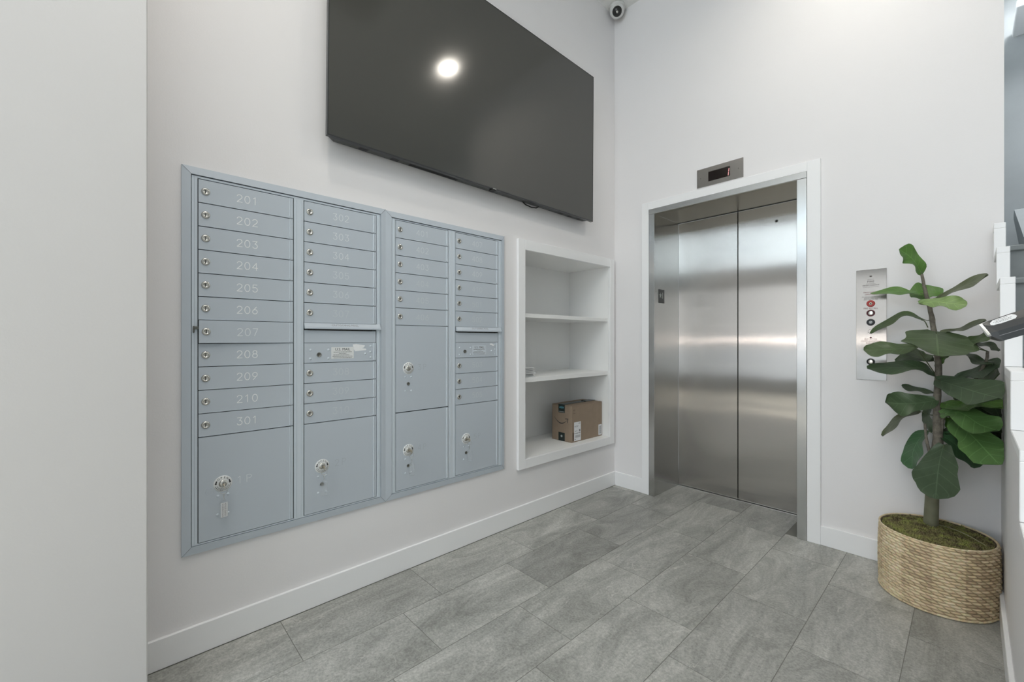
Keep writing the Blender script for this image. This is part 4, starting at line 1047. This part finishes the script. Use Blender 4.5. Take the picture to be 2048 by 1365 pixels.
def leaf(col, wave, P, Sv, seed):
    rnd = random.Random(seed); P = spline(P, 18); Sv = Vector(Sv); n = 18; T = [-1, -.8, -.55, -.28, -.06, 0, .06, .28, .55, .8, 1]
    ph = rnd.uniform(0, 6); ph2 = rnd.uniform(0, 6); L = sum((P[i + 1] - P[i]).length for i in range(n))
    bm = BM(); uvl = bm.loops.layers.uv.new('UVMap'); g = []
    for i in range(n + 1):
        s_ = i / n; d = (P[min(i + 1, n)] - P[max(i - 1, 0)]).normalized()
        side = Sv - d * Sv.dot(d); side = side.normalized() * Sv.length if side.length > 1e-5 else Sv
        nn = d.cross(side).normalized()
        if nn.z < 0: nn = -nn
        w = (math.sin(math.pi * min(.985, max(.015, s_))) ** .42) if col == 'olive2' else wprof(s_); row = []
        for q in T:
            ww = w * (1 + .09 * math.sin(s_ * 15 + ph + (1.5 if q > 0 else 0)) * abs(q))
            cup = .10 * Sv.length * q * q; wav = wave * .0095 * math.sin(s_ * 11 + (ph if q > 0 else ph2)) * abs(q) ** 1.5
            co = P[i] + side * (q * ww) + nn * (cup + wav)
            lim = 2.074 if co.z > 1.22 else 2.101
            ztp = .961 + .152 * math.floor((co.y - 1.40) / .30)
            if co.x > lim: co.x = lim - .001 - .004 * (1 - abs(q))
            co.y = min(co.y, 3.010); row.append(bm.verts.new(co))
        g.append(row)
    for i in range(n):
        for k in range(len(T) - 1):
            f = bm.faces.new((g[i][k], g[i + 1][k], g[i + 1][k + 1], g[i][k + 1])); f.smooth = True
            for l, (a, b) in zip(f.loops, ((i, k), (i + 1, k), (i + 1, k + 1), (i, k + 1))): l[uvl].uv = (a / n, (T[b] + 1) / 2)
    # give the blade a real thickness
    tops = list(bm.faces); ret = bmesh.ops.duplicate(bm, geom=list(bm.verts) + list(bm.edges) + list(bm.faces))
    for v in [q for q in ret['geom'] if isinstance(q, bmesh.types.BMVert)]: v.co.z -= .0009
    o = obj('leaf', bm, 'leaf_' + col, t, fixn=False)
    return o
LEAVES=[
('bright',1,[[1.848,2.84,1.509],[1.829,2.83,1.563],[1.804,2.82,1.604],[1.769,2.8,1.638]],[0.021,0.04,0.031]),
('bright',0.6,[[1.855,2.84,1.417],[1.805,2.85,1.427],[1.749,2.86,1.44],[1.652,2.88,1.439]],[-0.002,0.03,0.019]),
('bright',0.6,[[1.914,2.9,1.412],[1.887,2.9,1.426],[1.838,2.9,1.433],[1.8,2.9,1.439]],[0.002,0.029,0.041]),
('olive',0.4,[[1.899,2.84,1.388],[1.951,2.8,1.42],[2.005,2.76,1.446],[2.059,2.72,1.471]],[-0.005,0.035,0.019]),
('light',1,[[1.84,2.8,1.368],[1.892,2.77,1.372],[1.944,2.74,1.36],[1.996,2.72,1.349]],[-0.001,0.035,0.028]),
('mid',0.5,[[1.851,2.85,1.295],[1.79,2.86,1.32],[1.732,2.88,1.293],[1.652,2.9,1.228]],[-0.007,0.035,0.018]),
('olive2',0.6,[[1.897,2.82,1.236],[1.903,2.74,1.192],[1.908,2.68,1.156],[1.911,2.64,1.126]],[0.096,0.07,0.014]),
('mid',0.8,[[1.834,2.84,1.163],[1.773,2.8,1.153],[1.71,2.78,1.147],[1.64,2.76,1.146]],[-0.006,0.049,0.034]),
('dark',0.8,[[1.888,2.86,1.096],[1.839,2.88,1.101],[1.787,2.9,1.111],[1.744,2.92,1.089]],[-0.003,0.047,0.028]),
('mid2',0.8,[[1.894,2.84,1.019],[1.856,2.82,1.061],[1.773,2.8,1.062],[1.651,2.78,1.05]],[-0.001,0.048,0.027]),
('dark',0.4,[[1.887,2.88,0.939],[1.856,2.89,0.943],[1.816,2.9,0.951],[1.769,2.91,0.964]],[0.0,0.033,0.011]),
('mid2',0.8,[[1.901,2.84,0.913],[1.847,2.8,0.897],[1.784,2.77,0.889],[1.724,2.74,0.892]],[-0.005,0.044,0.048]),
('olive',0.5,[[1.843,2.86,0.847],[1.786,2.86,0.82],[1.745,2.86,0.775],[1.704,2.86,0.705]],[-0.012,0.037,0.011]),
('dark2',0.7,[[1.896,2.83,1.008],[1.963,2.72,0.993],[2.031,2.62,0.976],[2.092,2.54,0.965]],[0.009,0.062,0.041]),
('olive',0.4,[[1.909,2.84,1.232],[1.962,2.82,1.24],[2.005,2.8,1.257],[2.053,2.76,1.278]],[-0.002,0.033,0.011]),
('mid',0.6,[[1.978,2.8,1.187],[2.013,2.78,1.192],[2.042,2.76,1.203],[2.078,2.73,1.222]],[-0.003,0.045,0.021]),
('dark',0.5,[[2.02,2.8,1.178],[2.047,2.8,1.174],[2.072,2.8,1.166],[2.089,2.8,1.146]],[0.004,0.038,0.013]),
('dark',0.6,[[1.976,2.84,1.139],[2.008,2.82,1.122],[2.035,2.8,1.097],[2.072,2.78,1.088]],[0.004,0.037,0.014]),
('dark2',0.6,[[1.961,2.86,1.017],[2.013,2.83,1.043],[2.058,2.8,1.065],[2.091,2.77,1.078]],[-0.005,0.053,0.027]),
('mid',0.6,[[2.011,2.86,1.009],[2.043,2.84,1.008],[2.071,2.81,1.025],[2.093,2.78,1.05]],[-0.003,0.056,0.022]),
('bright',0.8,[[1.916,2.84,0.901],[1.967,2.78,0.892],[2.028,2.74,0.923],[2.099,2.7,0.909]],[0.002,0.055,0.023]),
('green',0.9,[[1.911,2.82,0.848],[1.975,2.74,0.873],[2.034,2.66,0.839],[2.086,2.62,0.827]],[0.007,0.055,0.034]),
('green',0.9,[[1.956,2.8,0.827],[2.011,2.7,0.783],[2.051,2.64,0.736],[2.086,2.6,0.694]],[0.033,0.063,0.046]),
('teal',0.8,[[1.902,2.86,0.75],[1.95,2.86,0.718],[1.994,2.86,0.673],[2.039,2.86,0.625]],[0.019,0.065,0.031]),
('teal',0.8,[[1.867,2.88,0.756],[1.835,2.88,0.707],[1.814,2.87,0.643],[1.811,2.86,0.563]],[-0.038,0.053,0.004]),
('dark2',1,[[1.924,2.78,0.715],[1.913,2.72,0.655],[1.906,2.69,0.581],[1.901,2.67,0.489]],[-0.079,0.06,-0.013]),
('bright',0.6,[[1.922,2.86,0.828],[1.938,2.87,0.801],[1.954,2.88,0.779],[1.97,2.89,0.756]],[0.015,0.032,0.019]),
('dark',0.6,[[1.873,2.9,0.875],[1.867,2.9,0.836],[1.866,2.9,0.794],[1.869,2.9,0.748]],[-0.023,0.044,-0.007]),
('dark2',0.7,[[1.989,2.88,0.867],[2.028,2.86,0.845],[2.065,2.83,0.82],[2.095,2.8,0.794]],[0.016,0.061,0.03]),
('mid2',0.7,[[2.044,2.88,0.935],[2.066,2.86,0.917],[2.083,2.83,0.889],[2.094,2.8,0.854]],[0.021,0.052,0.021]),
('dark',0.7,[[2.052,2.9,0.991],[2.071,2.86,0.973],[2.083,2.83,0.95],[2.095,2.8,0.924]],[0.019,0.053,0.02]),
('dark',0.5,[[2.074,2.86,0.795],[2.086,2.84,0.774],[2.093,2.82,0.747],[2.094,2.8,0.72]],[0.02,0.045,0.007]),
('bright',0.5,[[1.895,2.86,1.065],[1.912,2.86,1.092],[1.922,2.86,1.111],[1.928,2.86,1.13]],[-0.01,0.021,0.009]),
('dark',0.8,[[1.948,2.93,0.933],[1.997,2.93,0.914],[2.044,2.92,0.886],[2.098,2.9,0.849]],[0.016,0.052,0.045]),
('teal',0.8,[[1.94,2.93,0.837],[1.989,2.93,0.796],[2.04,2.92,0.777],[2.097,2.9,0.775]],[0.014,0.047,0.05]),
('dark',0.7,[[2.013,2.92,0.754],[2.044,2.91,0.726],[2.074,2.9,0.699],[2.1,2.88,0.69]],[0.019,0.05,0.037]),
('mid2',0.7,[[1.981,2.94,0.995],[2.029,2.93,0.976],[2.067,2.92,0.957],[2.1,2.9,0.95]],[0.009,0.047,0.037]),
('mid',0.7,[[1.888,2.87,1.12],[1.857,2.86,1.112],[1.826,2.85,1.128],[1.784,2.84,1.147]],[0.001,0.043,0.025]),
('bright',0.7,[[1.907,2.9,0.817],[1.929,2.91,0.861],[1.957,2.92,0.883],[1.989,2.92,0.879]],[-0.011,0.042,0.024]),
('dark',0.6,[[1.924,2.88,0.746],[1.957,2.9,0.772],[1.997,2.92,0.798],[2.037,2.92,0.813]],[-0.008,0.054,0.024])]
trunkpts = [Vector(p[:3]) for p in P4] + [Vector(p) for p in spline([[1.915, 2.85, .824], [1.99, 2.84, .945], [2.050, 2.82, 1.09], [2.058, 2.805, 1.145]], 14)]
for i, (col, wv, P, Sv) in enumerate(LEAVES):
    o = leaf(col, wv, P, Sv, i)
    p0 = Vector(P[0]); d = Vector(P[1]) - p0
    # leaf stalk to the nearest stem point a little below
    best = min(trunkpts, key=lambda q: (q - (p0 - Vector((0, 0, .015)))).length)
    if .012 < (best - p0).length < .30:
        bm = BM(); mid = (best + p0) / 2 + Vector((0, 0, -.004)); tube(bm, spline([best, mid, p0, p0 + d * .25], 8), [.0022] * 3 + [.0018] * 6, 6)
        obj('leaf_stalk', bm, 'leaf_olive', o, ORIG[t.name])
for p, m_ in (([[1.868, 2.85, 1.255], [1.857, 2.85, 1.285], [1.844, 2.85, 1.293]], 0), ([[1.892, 2.85, 1.035], [1.865, 2.835, 1.09], [1.839, 2.82, 1.144]], 0)):
    bm = BM(); tube(bm, spline(p, 8), .0022, 6); obj('stalk', bm, 'leaf_olive', t)

# ------------------------------------------------------------------ black device over the stepped trim
# a slim bevelled bar whose long axis climbs to the right
c0 = Vector((2.0335, 1.3211, 1.2077)); ax = Vector((.9084, .1229, .3997)).normalized()
nf = Vector((.1133, -.9924, .0478)).normalized(); nu = Vector((-.4026, -.0018, .9154)).normalized()
t = thing('handheld_device', 'black angular plastic device with chrome tip and torn white sticker above the stepped stair trim', 'device', (2.196, 1.344, 0))
def dv(l, u, n): return c0 + ax * l + nu * u + nf * n
def loft(bm, secs):
    rs = [[bm.verts.new(dv(l, u, n)) for u, n in sec] for l, sec in secs]; m = len(rs[0])
    for a, b in zip(rs, rs[1:]):
        for i in range(m): bm.faces.new((a[i], a[(i + 1) % m], b[(i + 1) % m], b[i]))
    bm.faces.new(rs[0][::-1]); bm.faces.new(rs[-1])
def sec(k=1.0):
    return [(.026 * k + (.0 if k == 1 else -.001), -.020), (.0115, .000), (.0, .0100), (-.0215 * k, .0100), (-.0215 * k, -.024), (.020 * k, -.028)]
bm = BM()
loft(bm, [(0, [(.0225, -.014), (.0215, -.008), (.0, .0085), (-.006, .0085), (-.012, -.018), (.016, -.022)]), (.011, sec(.985)), (.05, sec(1)), (.205, sec(1))])
dbody = obj('body', bm, 'blackpl', t)
bm = BM(); loft(bm, [(l, [(-.0091, .0108), (-.0101, .0108), (-.0101, .0050), (-.0091, .0050)]) for l in (.010, .2)]); obj('case_seam', bm, 'inkg', t)
bm = BM(); loft(bm, [(-.0042, [(.0225, -.012), (.0225, -.004), (-.002, .0108), (-.005, .0090), (-.005, -.004), (.015, -.016)]), (.0, [(.0235, -.012), (.0235, -.004), (-.002, .0118), (-.006, .0100), (-.006, -.004), (.015, -.016)])]); obj('chrome_tip', bm, 'chromet', t)
bm = BM(); e1 = Vector((.0115, .000)); e2 = Vector((.026, -.020))
def top(l, q, h=.0004):
    p = e1 + (e2 - e1) * q; nn_ = Vector((.020, .0145)).normalized() * h; return dv(l, p.x + nn_.x, p.y + nn_.y)
out = [(.010, .22), (.0135, .08), (.020, .10), (.024, .04), (.036, .08), (.046, .12), (.0505, .36), (.0505, .62), (.047, .86), (.030, .82), (.018, .78), (.0115, .52)]
bm.faces.new([bm.verts.new(top(l, q)) for l, q in out]); st = obj('torn_sticker', bm, 'paper', t)
bm = BM(); rnd = random.Random(3)
for q, a0, a1 in ((.66, .020, .040), (.46, .016, .044), (.30, .018, .040)):
    l = a0
    while l < a1:
        w = rnd.uniform(.0008, .003); bm.faces.new([bm.verts.new(top(x, y, .0007)) for x, y in ((l, q - .035), (l + w, q - .035), (l + w, q + .035), (l, q + .035))]); l += w + .0008
obj('sticker_print', bm, 'inkg', st)
bm = BM(); e = dv(.185, -.020, -.006); tube(bm, [(e.x, e.y, .02), (e.x, e.y, e.z)], .012, 16); lathe(bm, [(0, 0), (.07, 0), (.07, .008), (.02, .02), (0, .02)], (e.x, e.y, .0), (0, 0, 1), 28)
obj('stand', bm, 'blackpl', t)
